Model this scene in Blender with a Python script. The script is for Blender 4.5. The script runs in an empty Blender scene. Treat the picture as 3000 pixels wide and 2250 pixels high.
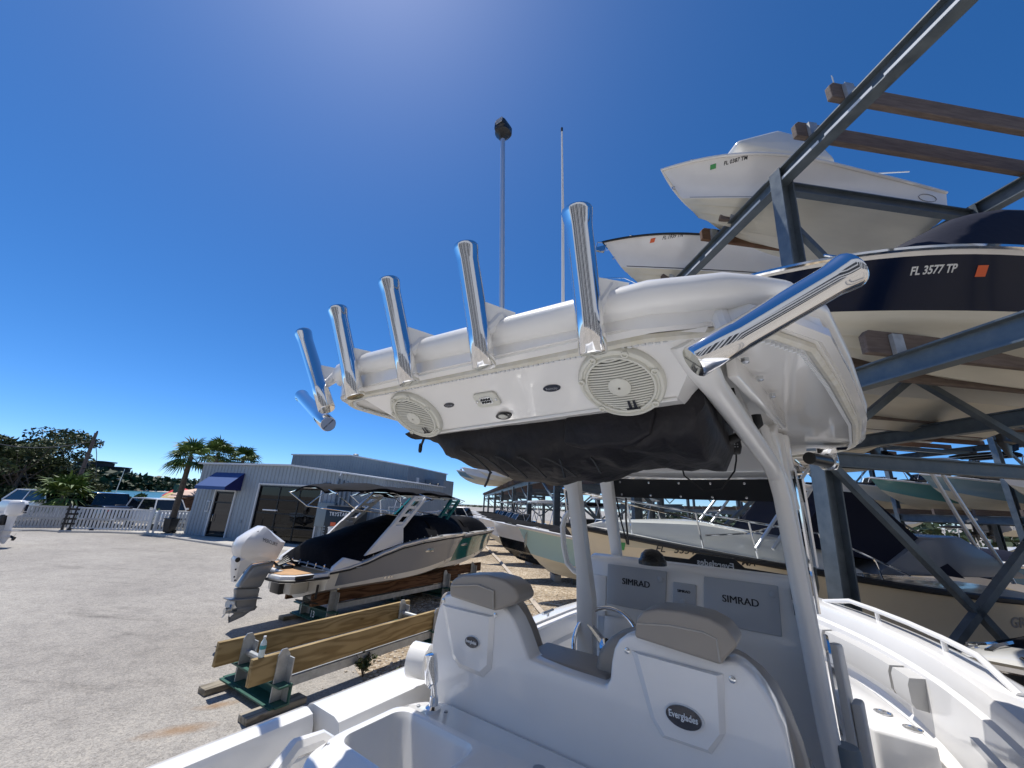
import bpy, bmesh, math, random
from mathutils import Vector, Matrix, noise
random.seed(7)
rad=math.radians
S=bpy.context.scene; COL=S.collection
# ------------------------------------------------ camera
F,CX,CY=1127.,1500.,1125.          # in pixels of the 3000x2250 photograph
ROLL=rad(2.9); PITCH=math.atan(357*math.cos(ROLL)/F); EYE=3.0
cd=bpy.data.cameras.new('camera'); cam=bpy.data.objects.new('camera',cd); COL.objects.link(cam)
cd.sensor_width=36; cd.lens=F/3000*36; cd.clip_start=.02; cd.clip_end=6000
cam.matrix_world=Matrix.Translation((0,0,EYE))@Matrix.Rotation(rad(90)+PITCH,4,'X')@Matrix.Rotation(ROLL,4,'Z')
S.camera=cam
# ------------------------------------------------ sky and sun
SUN_EL,SUN_AZ=rad(68),rad(-42)      # azimuth from +Y towards +X
w=bpy.data.worlds.new('World'); S.world=w; w.use_nodes=True
nt=w.node_tree; nt.nodes.clear()
sky=nt.nodes.new('ShaderNodeTexSky'); sky.sky_type='NISHITA'; sky.sun_disc=False
sky.sun_elevation=SUN_EL; sky.sun_rotation=SUN_AZ; sky.altitude=0; sky.air_density=.55; sky.dust_density=.22; sky.ozone_density=6.5
hs=nt.nodes.new('ShaderNodeHueSaturation'); hs.inputs['Saturation'].default_value=1.22; hs.inputs['Value'].default_value=1.0
bg=nt.nodes.new('ShaderNodeBackground'); bg.inputs[1].default_value=.15
ow=nt.nodes.new('ShaderNodeOutputWorld')
nt.links.new(sky.outputs[0],hs.inputs['Color']); nt.links.new(hs.outputs[0],bg.inputs[0]); nt.links.new(bg.outputs[0],ow.inputs[0])
sl=bpy.data.lights.new('sun','SUN'); sl.energy=4.2; sl.angle=rad(.53); sl.color=(1,.965,.91)
so=bpy.data.objects.new('sun',sl); COL.objects.link(so)
sd=Vector((math.sin(SUN_AZ)*math.cos(SUN_EL),math.cos(SUN_AZ)*math.cos(SUN_EL),math.sin(SUN_EL)))
so.rotation_euler=sd.to_track_quat('Z','Y').to_euler(); so.location=(0,0,40)
S.view_settings.view_transform='Standard'; S.view_settings.look='None'; S.view_settings.exposure=.22; S.view_settings.gamma=1
S.cycles.max_bounces=8; S.cycles.transparent_max_bounces=12
# ------------------------------------------------ pixel rays and frames
def ray(px,py):
    u=px-CX; v=CY-py; c,s=math.cos(ROLL),math.sin(ROLL)
    u2=u*c-v*s; v2=u*s+v*c
    return Vector((u2,F*math.cos(PITCH)-v2*math.sin(PITCH),F*math.sin(PITCH)+v2*math.cos(PITCH)))
CAM=Vector((0,0,EYE))
class Frame:
    """upright local frame: origin o, local x heading `deg` clockwise from +Y"""
    def __init__(s,o,deg):
        s.rz=rad(90-deg); s.o=Vector(o); s.M=Matrix.Translation(s.o)@Matrix.Rotation(s.rz,4,'Z'); s.I=s.M.inverted()
        s.c=s.I@CAM
    def plane(s,px,py,p0,n):
        d=(s.I.to_3x3()@ray(px,py)); n=Vector(n); p0=Vector(p0)
        return s.c+d*((p0-s.c).dot(n)/d.dot(n))
    def x(s,px,py,v): return s.plane(px,py,(v,0,0),(1,0,0))
    def y(s,px,py,v): return s.plane(px,py,(0,v,0),(0,1,0))
    def z(s,px,py,v): return s.plane(px,py,(0,0,v),(0,0,1))
    def xs(s,pts,v): return [s.x(a,b,v) for a,b in pts]
    def ys(s,pts,v): return [s.y(a,b,v) for a,b in pts]
    def zs(s,pts,v): return [s.z(a,b,v) for a,b in pts]
WF=Frame((0,0,0),90)      # world
def gz(px,py,z=0.): return WF.z(px,py,z)
def lerp(a,b,t): return a+(b-a)*t
# ------------------------------------------------ mesh builder
def rrect(cx,cy,w,h,r,n=5):
    o=[]
    for sx,sy,a0 in ((1,1,0),(-1,1,90),(-1,-1,180),(1,-1,270)):
        for i in range(n+1):
            a=rad(a0+90*i/n); o.append((cx+sx*(w/2-r)+r*math.cos(a),cy+sy*(h/2-r)+r*math.sin(a)))
    return o
class MB:
    def __init__(s): s.v=[];s.f=[];s.m=[]
    def add(s,vs,fs,m=0):
        o=len(s.v); s.v+=[Vector(v) for v in vs]; s.f+=[[i+o for i in f] for f in fs]; s.m+=[m]*len(fs); return s
    def bm(s,b,m=0):
        b.verts.index_update(); s.add([v.co.copy() for v in b.verts],[[v.index for v in f.verts] for f in b.faces],m); b.free(); return s
    def box(s,c,size,m=0,M=None,bev=0):
        b=bmesh.new(); bmesh.ops.create_cube(b,size=1)
        for v in b.verts: v.co=Vector((v.co.x*size[0],v.co.y*size[1],v.co.z*size[2]))
        if bev: bmesh.ops.bevel(b,geom=list(b.edges),offset=bev,segments=2,affect='EDGES',profile=.5,clamp_overlap=True)
        T=Matrix.Translation(c)@(M.to_4x4() if M else Matrix())
        for v in b.verts: v.co=T@v.co
        return s.bm(b,m)
    def bar(s,p0,p1,w,h,up=(0,0,1),m=0,bev=0):
        p0=Vector(p0);p1=Vector(p1); x=(p1-p0).normalized(); up=Vector(up); y=up.cross(x)
        if y.length<1e-4: y=Vector((1,0,0)).cross(x)
        y.normalize(); z=x.cross(y); M=Matrix((x,y,z)).transposed()
        return s.box((p0+p1)/2,((p1-p0).length,w,h),m,M,bev)
    def ibeam(s,p0,p1,w,h,t=.016,up=(0,0,1),m=0,kind='I'):
        p0=Vector(p0);p1=Vector(p1); x=(p1-p0).normalized(); up=Vector(up); y=up.cross(x)
        if y.length<1e-4: y=Vector((1,0,0)).cross(x)
        y.normalize(); z=x.cross(y)
        t2=t*1.3
        if kind=='I': P=[(-w/2,h/2),(-w/2,h/2-t2),(-t/2,h/2-t2),(-t/2,-h/2+t2),(-w/2,-h/2+t2),(-w/2,-h/2),(w/2,-h/2),(w/2,-h/2+t2),(t/2,-h/2+t2),(t/2,h/2-t2),(w/2,h/2-t2),(w/2,h/2)]
        else: P=[(-w/2,h/2),(-w/2,-h/2),(w/2,-h/2),(w/2,-h/2+t2),(-w/2+t,-h/2+t2),(-w/2+t,h/2-t2),(w/2,h/2-t2),(w/2,h/2)]
        n=len(P); vs=[q+y*a+z*b for q in (p0,p1) for a,b in P]
        fs=[[i,(i+1)%n,n+(i+1)%n,n+i] for i in range(n)]
        if kind=='I':
            for o in (0,n): fs+=[[o+0,o+1,o+10,o+11],[o+4,o+5,o+6,o+7],[o+2,o+3,o+8,o+9]]
        else:
            for o in (0,n): fs+=[[o+0,o+5,o+6,o+7],[o+1,o+2,o+3,o+4],[o+0,o+1,o+4,o+5]]
        return s.add(vs,fs,m)
    def tube(s,pts,r,n=8,closed=False,caps=True,m=0,flat=1.0,up=None):
        pts=[Vector(p) for p in pts]; N=len(pts); R=r if isinstance(r,(list,tuple)) else [r]*N
        vs=[];prev=None
        for i,p in enumerate(pts):
            a=pts[(i-1)%N] if (closed or i>0) else p; b=pts[(i+1)%N] if (closed or i<N-1) else p
            t=(b-a).normalized()
            if prev is None:
                u=Vector(up) if up else (Vector((0,0,1)) if abs(t.z)<.95 else Vector((1,0,0)))
            else: u=prev
            u=(u-t*u.dot(t)).normalized(); prev=u; w_=t.cross(u)
            vs+=[p+(u*math.cos(2*math.pi*k/n)+w_*math.sin(2*math.pi*k/n)*flat)*R[i] for k in range(n)]
        fs=[]
        for i in range(N if closed else N-1):
            j=(i+1)%N
            fs+=[[i*n+k,i*n+(k+1)%n,j*n+(k+1)%n,j*n+k] for k in range(n)]
        if caps and not closed: fs+=[list(range(n))[::-1],[(N-1)*n+k for k in range(n)]]
        return s.add(vs,fs,m)
    def lathe(s,prof,o,axis=(0,0,1),n=16,m=0,ref=None):
        ax=Vector(axis).normalized(); u=Vector(ref) if ref else (Vector((1,0,0)) if abs(ax.x)<.9 else Vector((0,1,0)))
        u=(u-ax*u.dot(ax)).normalized(); w_=ax.cross(u); o=Vector(o)
        vs=[o+ax*h+(u*math.cos(2*math.pi*k/n)+w_*math.sin(2*math.pi*k/n))*r for r,h in prof for k in range(n)]
        fs=[[i*n+k,i*n+(k+1)%n,(i+1)*n+(k+1)%n,(i+1)*n+k] for i in range(len(prof)-1) for k in range(n)]
        if prof[0][0]>1e-6: fs.append(list(range(n))[::-1])
        if prof[-1][0]>1e-6: fs.append([(len(prof)-1)*n+k for k in range(n)])
        return s.add(vs,fs,m)
    def loft(s,secs,closed=False,caps=False,m=0,mf=None):
        n=len(secs[0]); vs=[p for q in secs for p in q]; fs=[];ms=[]
        for i in range(len(secs)-1):
            for k in range(n if closed else n-1):
                fs.append([i*n+k,i*n+(k+1)%n,(i+1)*n+(k+1)%n,(i+1)*n+k]); ms.append(mf(i,k) if mf else m)
        if caps: fs+=[list(range(n))[::-1],[(len(secs)-1)*n+k for k in range(n)]]; ms+=[m,m]
        o=len(s.v); s.add(vs,fs,m); s.m[-len(fs):]=ms; return s
    def slab(s,pts,d,m=0,bev=0,seg=2):
        """planar polygon pts extruded by vector d, edges rounded"""
        b=bmesh.new(); vs=[b.verts.new(Vector(p)) for p in pts]; f=b.faces.new(vs)
        r=bmesh.ops.extrude_face_region(b,geom=[f]); nv=[e for e in r['geom'] if isinstance(e,bmesh.types.BMVert)]
        bmesh.ops.translate(b,verts=nv,vec=Vector(d)); bmesh.ops.recalc_face_normals(b,faces=list(b.faces))
        if bev:
            ed=[e for e in b.edges if len(e.link_faces)==2 and e.calc_face_angle(0)>rad(25)]
            bmesh.ops.bevel(b,geom=ed,offset=bev,segments=seg,affect='EDGES',profile=.5,clamp_overlap=True)
        return s.bm(b,m)
    def quad(s,a,b,c,d,m=0): return s.add([a,b,c,d],[[0,1,2,3]],m)
    def ell(s,c,r,m=0,n=12,M=None):
        vs=[];fs=[];k=n//2
        for i in range(k+1):
            a=math.pi*i/k
            for j in range(n):
                t=2*math.pi*j/n; p=Vector((r[0]*math.sin(a)*math.cos(t),r[1]*math.sin(a)*math.sin(t),r[2]*math.cos(a)))
                vs.append(Vector(c)+(M@p if M else p))
        for i in range(k):
            for j in range(n): fs.append([i*n+j,(i+1)*n+j,(i+1)*n+(j+1)%n,i*n+(j+1)%n])
        return s.add(vs,fs,m)
    def text(s,txt,size,fn,m=0,off=0.0,depth=.004):
        vs,fs=glyphs(txt,off)
        return s.add([fn(v.x*size,v.y*size,v.z*depth) for v in vs],fs,m)
    def build(s,name,mats,parent=None,smooth=38,merge=False):
        me=bpy.data.meshes.new(name); me.from_pydata([tuple(v) for v in s.v],[],s.f)
        if not isinstance(mats,(list,tuple)): mats=[mats]
        for x in mats: me.materials.append(x)
        for p,m in zip(me.polygons,s.m): p.material_index=m
        b=bmesh.new(); b.from_mesh(me)
        bmesh.ops.remove_doubles(b,verts=list(b.verts),dist=1e-5)
        if not merge is None: bmesh.ops.recalc_face_normals(b,faces=list(b.faces))
        b.to_mesh(me); b.free()
        if smooth: me.shade_smooth(); me.set_sharp_from_angle(angle=rad(smooth))
        me.update(); o=bpy.data.objects.new(name,me); COL.objects.link(o)
        if parent is not None: o.parent=parent
        return o
_G={}
def glyphs(txt,off=0.0):
    k=(txt,off)
    if k in _G: return _G[k]
    c=bpy.data.curves.new('t','FONT'); c.body=txt; c.size=1; c.extrude=.5; c.offset=off; c.align_x='LEFT'; c.resolution_u=3
    o=bpy.data.objects.new('t',c); COL.objects.link(o); dg=bpy.context.evaluated_depsgraph_get(); dg.update()
    me=bpy.data.meshes.new_from_object(o.evaluated_get(dg)); vs=[v.co.copy() for v in me.vertices]; fs=[list(p.vertices) for p in me.polygons]
    bpy.data.objects.remove(o); bpy.data.meshes.remove(me); bpy.data.curves.remove(c)
    x0=min(v.x for v in vs) if vs else 0; x1=max(v.x for v in vs) if vs else 1
    for v in vs: v.x-=x0
    _G[k]=(vs,fs); _G[(txt,'w')]=x1-x0
    return _G[k]
def tw(txt,off=0.0): glyphs(txt,off); return _G[(txt,'w')]
# ------------------------------------------------ objects
def tag(o,label=None,cat=None,group=None,kind=None):
    if label: o['label']=label
    if cat: o['category']=cat
    if group: o['group']=group
    if kind: o['kind']=kind
    return o
def thing(name,label,cat,loc=(0,0,0),rz=0,group=None):
    o=bpy.data.objects.new(name,None); COL.objects.link(o); o.location=loc; o.rotation_euler=(0,0,rz); o.empty_display_size=.3
    return tag(o,label,cat,group)
def kids(o): return [c for c in list(bpy.data.objects) if c.parent==o]
def copy_tree(o,loc=None,rz=None,label=None,group=None,parent=None):
    c=o.copy(); COL.objects.link(c)
    if parent is not None: c.parent=parent
    if loc is not None: c.location=loc
    if rz is not None: c.rotation_euler=(0,0,rz)
    if label: c['label']=label
    if group: c['group']=group
    for k in kids(o): copy_tree(k,parent=c)
    return c
# ------------------------------------------------ materials
def _n(t,ty,**k):
    n=t.nodes.new(ty)
    for a,b in k.items():
        if a in n.inputs: n.inputs[a].default_value=b
        else: setattr(n,a,b)
    return n
def mat(name,c,rough=.5,metal=0.,spec=.5,coat=0.,var=0.,vs=3.,bump=0.,bs=40.,c2=None,stretch=None,detail=4.,dist=.02,rvar=0.):
    m=bpy.data.materials.new(name); m.use_nodes=True; t=m.node_tree; b=t.nodes['Principled BSDF']; L=t.links.new
    b.inputs['Base Color'].default_value=(*c,1); b.inputs['Roughness'].default_value=rough; b.inputs['Metallic'].default_value=metal
    b.inputs['Specular IOR Level'].default_value=spec; b.inputs['Coat Weight'].default_value=coat; b.inputs['Coat Roughness'].default_value=.04
    if var or bump or c2 or rvar:
        tc=_n(t,'ShaderNodeTexCoord'); mp=_n(t,'ShaderNodeMapping'); L(tc.outputs['Object'],mp.inputs[0])
        if stretch: mp.inputs['Scale'].default_value=stretch
    if var or c2 or rvar:
        nz=_n(t,'ShaderNodeTexNoise',Scale=vs,Detail=detail,Roughness=.6); L(mp.outputs[0],nz.inputs['Vector'])
        mr=_n(t,'ShaderNodeMapRange'); L(nz.outputs['Fac'],mr.inputs[0]); mr.inputs[1].default_value=.3; mr.inputs[2].default_value=.7
    if var or c2:
        mx=_n(t,'ShaderNodeMix',data_type='RGBA'); L(mr.outputs[0],mx.inputs[0])
        ca=c if c2 else tuple(x*(1-var) for x in c); cb=c2 if c2 else tuple(min(1,x*(1+var)) for x in c)
        mx.inputs[6].default_value=(*ca,1); mx.inputs[7].default_value=(*cb,1); L(mx.outputs[2],b.inputs['Base Color'])
    if rvar:
        m2=_n(t,'ShaderNodeMapRange'); L(nz.outputs['Fac'],m2.inputs[0]); m2.inputs[1].default_value=.3; m2.inputs[2].default_value=.7
        m2.inputs[3].default_value=max(0,rough-rvar); m2.inputs[4].default_value=rough+rvar; L(m2.outputs[0],b.inputs['Roughness'])
    if bump:
        n2=_n(t,'ShaderNodeTexNoise',Scale=bs,Detail=3.); L(mp.outputs[0],n2.inputs['Vector'])
        bp=_n(t,'ShaderNodeBump',Strength=bump,Distance=dist); L(n2.outputs['Fac'],bp.inputs['Height']); L(bp.outputs[0],b.inputs['Normal'])
    return m
def glassmat(name,tint=(.85,.9,.92),refl=.06,rough=.0,dark=0.):
    m=bpy.data.materials.new(name); m.use_nodes=True; t=m.node_tree; t.nodes.clear(); L=t.links.new
    tr=_n(t,'ShaderNodeBsdfTransparent'); tr.inputs[0].default_value=(*tint,1)
    gl=_n(t,'ShaderNodeBsdfGlossy'); gl.inputs['Roughness'].default_value=rough
    fr=_n(t,'ShaderNodeFresnel'); fr.inputs[0].default_value=1.5
    mx=_n(t,'ShaderNodeMixShader'); o=_n(t,'ShaderNodeOutputMaterial')
    L(fr.outputs[0],mx.inputs[0]); L(tr.outputs[0],mx.inputs[1]); L(gl.outputs[0],mx.inputs[2]); L(mx.outputs[0],o.inputs[0]); return m
M={}
M['gel']=mat('white_gelcoat',(.82,.805,.78),.16,coat=.5,var=.03,vs=2)
M['gel2']=mat('cream_gelcoat',(.72,.70,.64),.2,coat=.4,var=.05,vs=1.5,stretch=(.5,1,2))
M['bottom']=mat('hull_bottom',(.66,.63,.53),.32,var=.10,vs=1.6,stretch=(.35,1,2.5))
M['gelgrey']=mat('grey_gelcoat',(.19,.21,.25),.25,coat=.2)
M['navy']=mat('navy_gelcoat',(.004,.009,.03),.14,spec=.22,coat=.05)
M['black']=mat('black_gelcoat',(.01,.011,.014),.12,coat=.8)
M['teal']=mat('teal_gelcoat',(.006,.13,.12),.13,coat=.7)
M['seafoam']=mat('seafoam_gelcoat',(.16,.36,.31),.2,coat=.5)
M['paleteal']=mat('pale_green_gelcoat',(.40,.60,.60),.2,coat=.4)
M['blue']=mat('blue_gelcoat',(.02,.12,.24),.15,coat=.6)
M['greyteal']=mat('greyteal_gelcoat',(.25,.36,.38),.2,coat=.5)
M['cream']=mat('cream_paint',(.76,.66,.49),.24,coat=.4,var=.03)
M['powder']=mat('white_powder_coat',(.80,.79,.765),.3,coat=.3,var=.03,vs=4)
M['sole']=mat('nonskid_white',(.80,.79,.76),.55,bump=.25,bs=260,dist=.004)
M['chrome']=mat('polished_steel',(.84,.84,.84),.06,metal=1)
M['steel']=mat('brushed_steel',(.62,.64,.66),.2,metal=1)
M['alu']=mat('anodised_pipe',(.74,.75,.77),.42,metal=1)
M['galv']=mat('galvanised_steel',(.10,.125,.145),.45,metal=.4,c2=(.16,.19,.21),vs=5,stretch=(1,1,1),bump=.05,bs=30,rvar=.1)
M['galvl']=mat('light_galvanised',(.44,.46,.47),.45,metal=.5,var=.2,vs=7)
M['strip']=mat('reflective_strip',(.66,.68,.68),.4,var=.1,vs=6)
M['vinyl']=mat('taupe_vinyl',(.30,.265,.225),.42,var=.04,vs=3,bump=.12,bs=320,dist=.0015)
M['vinyl2']=mat('pale_grey_vinyl',(.52,.51,.49),.45,bump=.1,bs=300,dist=.0015)
M['stitch']=mat('stitch_thread',(.38,.35,.31),.6)
M['canvas']=mat('black_canvas',(.006,.006,.0075),.85,spec=.15,var=.3,vs=5,bump=.35,bs=7,dist=.05)
M['bagcloth']=mat('charcoal_bag_cloth',(.0085,.0075,.010),.6,spec=.35,var=.35,vs=6,bump=.5,bs=11,dist=.03)
M['navycanvas']=mat('navy_canvas',(.009,.011,.026),.8,spec=.25,bump=.2,bs=6,dist=.03)
M['rubber']=mat('black_rubber',(.012,.012,.013),.5)
M['plast']=mat('black_plastic',(.015,.016,.018),.3)
M['greyplast']=mat('grey_display_cover',(.42,.44,.47),.42,bump=.03,bs=200,dist=.001)
M['letblack']=mat('black_lettering',(.012,.013,.02),.45)
M['letwhite']=mat('white_lettering',(.72,.74,.76),.4)
M['letgrey']=mat('grey_lettering',(.3,.31,.33),.4)
M['offwhite']=mat('speaker_plastic',(.66,.65,.58),.5)
M['dirty']=mat('weathered_vinyl_trim',(.62,.58,.47),.6,c2=(.72,.70,.64),vs=22,detail=6,bump=.2,bs=60,dist=.003)
M['wood']=mat('treated_pine',(.24,.165,.075),.75,c2=(.42,.31,.16),vs=2.4,stretch=(1.1,14,14),detail=8,bump=.35,bs=12,dist=.006)
M['wood2']=mat('weathered_timber',(.105,.08,.07),.85,c2=(.20,.155,.13),vs=2.2,stretch=(1.2,13,13),detail=8,bump=.4,bs=10,dist=.01)
WOODRED=0
M['woodred']=mat('brown_timber',(.11,.055,.03),.8,c2=(.20,.11,.065),vs=2.2,stretch=(1.2,13,13),detail=8,bump=.4,bs=10,dist=.01)
M['green']=mat('chipped_green_paint',(.014,.07,.06),.5,c2=(.03,.13,.09),vs=9,bump=.2,bs=30,dist=.004)
M['teak']=mat('teak_foam',(.50,.29,.13),.6,var=.15,vs=4)
M['smoke']=mat('smoked_glass',(.012,.016,.02),.04,spec=.7)
M['engsilver']=mat('engine_grey',(.28,.29,.30),.28,metal=.3,coat=.3)
M['darkmetal']=mat('dark_metal',(.03,.032,.035),.35,metal=.6)
M['glass']=glassmat('clear_acrylic',(.80,.84,.86))
M['orange']=mat('orange_decal',(.75,.13,.04),.5)
M['greend']=mat('green_decal',(.06,.33,.10),.5)
M['zinc']=mat('worn_white_block',(.62,.61,.58),.8)

def woodmat(name,c1,c2,sc=1.0,rough=.75):
    m=bpy.data.materials.new(name); m.use_nodes=True; t=m.node_tree; b=t.nodes['Principled BSDF']; L=t.links.new
    tc=_n(t,'ShaderNodeTexCoord'); mp=_n(t,'ShaderNodeMapping'); L(tc.outputs['Object'],mp.inputs[0]); mp.inputs['Scale'].default_value=(.55*sc,3.2*sc,3.2*sc)
    nz=_n(t,'ShaderNodeTexNoise',Scale=1.1,Detail=2.); L(mp.outputs[0],nz.inputs['Vector'])
    wv=_n(t,'ShaderNodeTexWave',Scale=1.0,Distortion=0.); wv.bands_direction='Z'
    ad=_n(t,'ShaderNodeVectorMath',operation='MULTIPLY_ADD'); L(nz.outputs['Color'],ad.inputs[0]); ad.inputs[1].default_value=(.0,.0,2.3); L(mp.outputs[0],ad.inputs[2]); L(ad.outputs[0],wv.inputs['Vector'])
    m2=_n(t,'ShaderNodeMapping'); L(tc.outputs['Object'],m2.inputs[0]); m2.inputs['Scale'].default_value=(2.5,60,60)
    fn=_n(t,'ShaderNodeTexNoise',Scale=1.,Detail=5.); L(m2.outputs[0],fn.inputs['Vector'])
    mx=_n(t,'ShaderNodeMath',operation='MULTIPLY_ADD'); L(fn.outputs['Fac'],mx.inputs[0]); mx.inputs[1].default_value=.55; L(wv.outputs['Fac'],mx.inputs[2])
    bl=_n(t,'ShaderNodeTexNoise',Scale=.9,Detail=3.); L(tc.outputs['Object'],bl.inputs['Vector'])
    r=_n(t,'ShaderNodeValToRGB'); L(mx.outputs[0],r.inputs[0]); e=r.color_ramp.elements; e[0].position=.25; e[0].color=(*c1,1); e[1].position=1.05; e[1].color=(*c2,1)
    r2=_n(t,'ShaderNodeValToRGB'); L(bl.outputs['Fac'],r2.inputs[0]); r2.color_ramp.elements[0].position=.35; r2.color_ramp.elements[1].position=.65; r2.color_ramp.elements[0].color=(.78,.76,.70,1); r2.color_ramp.elements[1].color=(1.05,1.04,1,1)
    ml=_n(t,'ShaderNodeMix',data_type='RGBA',blend_type='MULTIPLY'); ml.inputs[0].default_value=1; L(r.outputs[0],ml.inputs[6]); L(r2.outputs[0],ml.inputs[7])
    # scattered knots
    m3=_n(t,'ShaderNodeMapping'); L(tc.outputs['Object'],m3.inputs[0]); m3.inputs['Scale'].default_value=(1.25,1.,4.2)
    vo=_n(t,'ShaderNodeTexVoronoi',Scale=1.3); L(m3.outputs[0],vo.inputs['Vector'])
    kr=_n(t,'ShaderNodeMapRange'); L(vo.outputs['Distance'],kr.inputs[0]); kr.inputs[1].default_value=.05; kr.inputs[2].default_value=.13; kr.inputs[3].default_value=.85; kr.inputs[4].default_value=0
    kn=_n(t,'ShaderNodeMix',data_type='RGBA'); L(kr.outputs[0],kn.inputs[0]); L(ml.outputs[2],kn.inputs[6]); kn.inputs[7].default_value=(c1[0]*.5,c1[1]*.42,c1[2]*.35,1)
    L(kn.outputs[2],b.inputs['Base Color']); b.inputs['Roughness'].default_value=rough; b.inputs['Specular IOR Level'].default_value=.25
    bp=_n(t,'ShaderNodeBump',Strength=.3,Distance=.004); L(mx.outputs[0],bp.inputs['Height']); L(bp.outputs[0],b.inputs['Normal']); return m
M['wood']=woodmat('treated_pine_board',(.255,.18,.085),(.39,.29,.15))
M['pad']=woodmat('weathered_pad_timber',(.19,.165,.13),(.33,.295,.24))
M['woodred']=woodmat('brown_stained_board',(.075,.035,.018),(.19,.10,.055))

def each(name,mbs,m,parent,**k): return [q.build(name,m,parent,**k) for q in mbs]
# ================================================ ground
def gd(px,py,d):
    r=ray(px,py); return CAM+r*(d/math.hypot(r.x,r.y))
def ground_mat():
    m=bpy.data.materials.new('worn_asphalt'); m.use_nodes=True; t=m.node_tree; b=t.nodes['Principled BSDF']; L=t.links.new
    tc=_n(t,'ShaderNodeTexCoord')
    def nz(sc,d,r=.6):
        n=_n(t,'ShaderNodeTexNoise',Scale=sc,Detail=d,Roughness=r); L(tc.outputs['Object'],n.inputs['Vector']); return n
    big=nz(.16,5); mid=nz(2.6,8,.72); fine=nz(55,3,.7)
    vo=_n(t,'ShaderNodeTexVoronoi',Scale=34.); L(tc.outputs['Object'],vo.inputs['Vector'])
    def ramp(src,pts):
        r=_n(t,'ShaderNodeValToRGB'); L(src,r.inputs[0]); e=r.color_ramp.elements
        while len(e)<len(pts): e.new(.5)
        for q,(p,c) in zip(e,pts): q.position=p; q.color=(*c,1)
        return r
    def mix(fac,a,bb,ty='MIX'):
        x=_n(t,'ShaderNodeMix',data_type='RGBA',blend_type=ty)
        if isinstance(fac,float): x.inputs[0].default_value=fac
        else: L(fac,x.inputs[0])
        L(a,x.inputs[6]); L(bb,x.inputs[7]); return x.outputs[2]
    r1=ramp(big.outputs['Fac'],[(.34,(.295,.275,.25)),(.5,(.355,.332,.30)),(.64,(.41,.385,.345))])
    r2=ramp(mid.outputs['Fac'],[(.30,(.78,.775,.77)),(.5,(1,1,1)),(.7,(1.10,1.09,1.07))])
    r3=ramp(fine.outputs['Fac'],[(.32,(.62,.61,.6)),(.52,(1,1,1)),(.72,(1.3,1.28,1.25))])
    r4=ramp(vo.outputs['Color'],[(.1,(.72,.71,.7)),(.5,(1,1,1)),(.95,(1.25,1.22,1.18))])
    c=mix(1.,r1.outputs[0],r2.outputs[0],'MULTIPLY'); c=mix(1.,c,r3.outputs[0],'MULTIPLY'); c=mix(.8,c,r4.outputs[0],'MULTIPLY')
    # tyre and oil stains stretched along the lane, rust runs near the stands
    mp=_n(t,'ShaderNodeMapping'); L(tc.outputs['Object'],mp.inputs[0]); mp.inputs['Rotation'].default_value=(0,0,rad(25)); mp.inputs['Scale'].default_value=(.12,.7,1)
    st=_n(t,'ShaderNodeTexNoise',Scale=1.3,Detail=5.,Roughness=.6); L(mp.outputs[0],st.inputs['Vector'])
    rs=ramp(st.outputs['Fac'],[(.31,(.68,.675,.67)),(.385,(1,1,1)),(.9,(1,1,1))])
    c=mix(.9,c,rs.outputs[0],'MULTIPLY')
    for (px,py,rr,ang,sx) in ((520,2140,.34,rad(30),1.7),(640,2065,.26,rad(30),1.5)):
        p=gz(px,py); mq=_n(t,'ShaderNodeMapping',vector_type='TEXTURE'); L(tc.outputs['Object'],mq.inputs[0]); mq.inputs['Location'].default_value=p; mq.inputs['Rotation'].default_value=(0,0,ang); mq.inputs['Scale'].default_value=(rr*sx,rr*.6,1)
        nn=_n(t,'ShaderNodeVectorMath',operation='LENGTH'); L(mq.outputs[0],nn.inputs[0])
        ad=_n(t,'ShaderNodeMath',operation='ADD'); L(nn.outputs['Value'],ad.inputs[0]); L(mid.outputs['Fac'],ad.inputs[1])
        mr=_n(t,'ShaderNodeMapRange'); L(ad.outputs[0],mr.inputs[0]); mr.inputs[1].default_value=1.35; mr.inputs[2].default_value=.6; mr.inputs[3].default_value=0; mr.inputs[4].default_value=.62
        rc=_n(t,'ShaderNodeRGB'); rc.outputs[0].default_value=(.30,.17,.07,1)
        c=mix(mr.outputs[0],c,rc.outputs[0])
    L(c,b.inputs['Base Color']); b.inputs['Roughness'].default_value=.9; b.inputs['Specular IOR Level'].default_value=.3
    ma=_n(t,'ShaderNodeMath',operation='ADD'); L(fine.outputs['Fac'],ma.inputs[0]); L(vo.outputs['Distance'],ma.inputs[1])
    bp=_n(t,'ShaderNodeBump',Strength=.5,Distance=.012); L(ma.outputs[0],bp.inputs['Height']); L(bp.outputs[0],b.inputs['Normal'])
    return m
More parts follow.
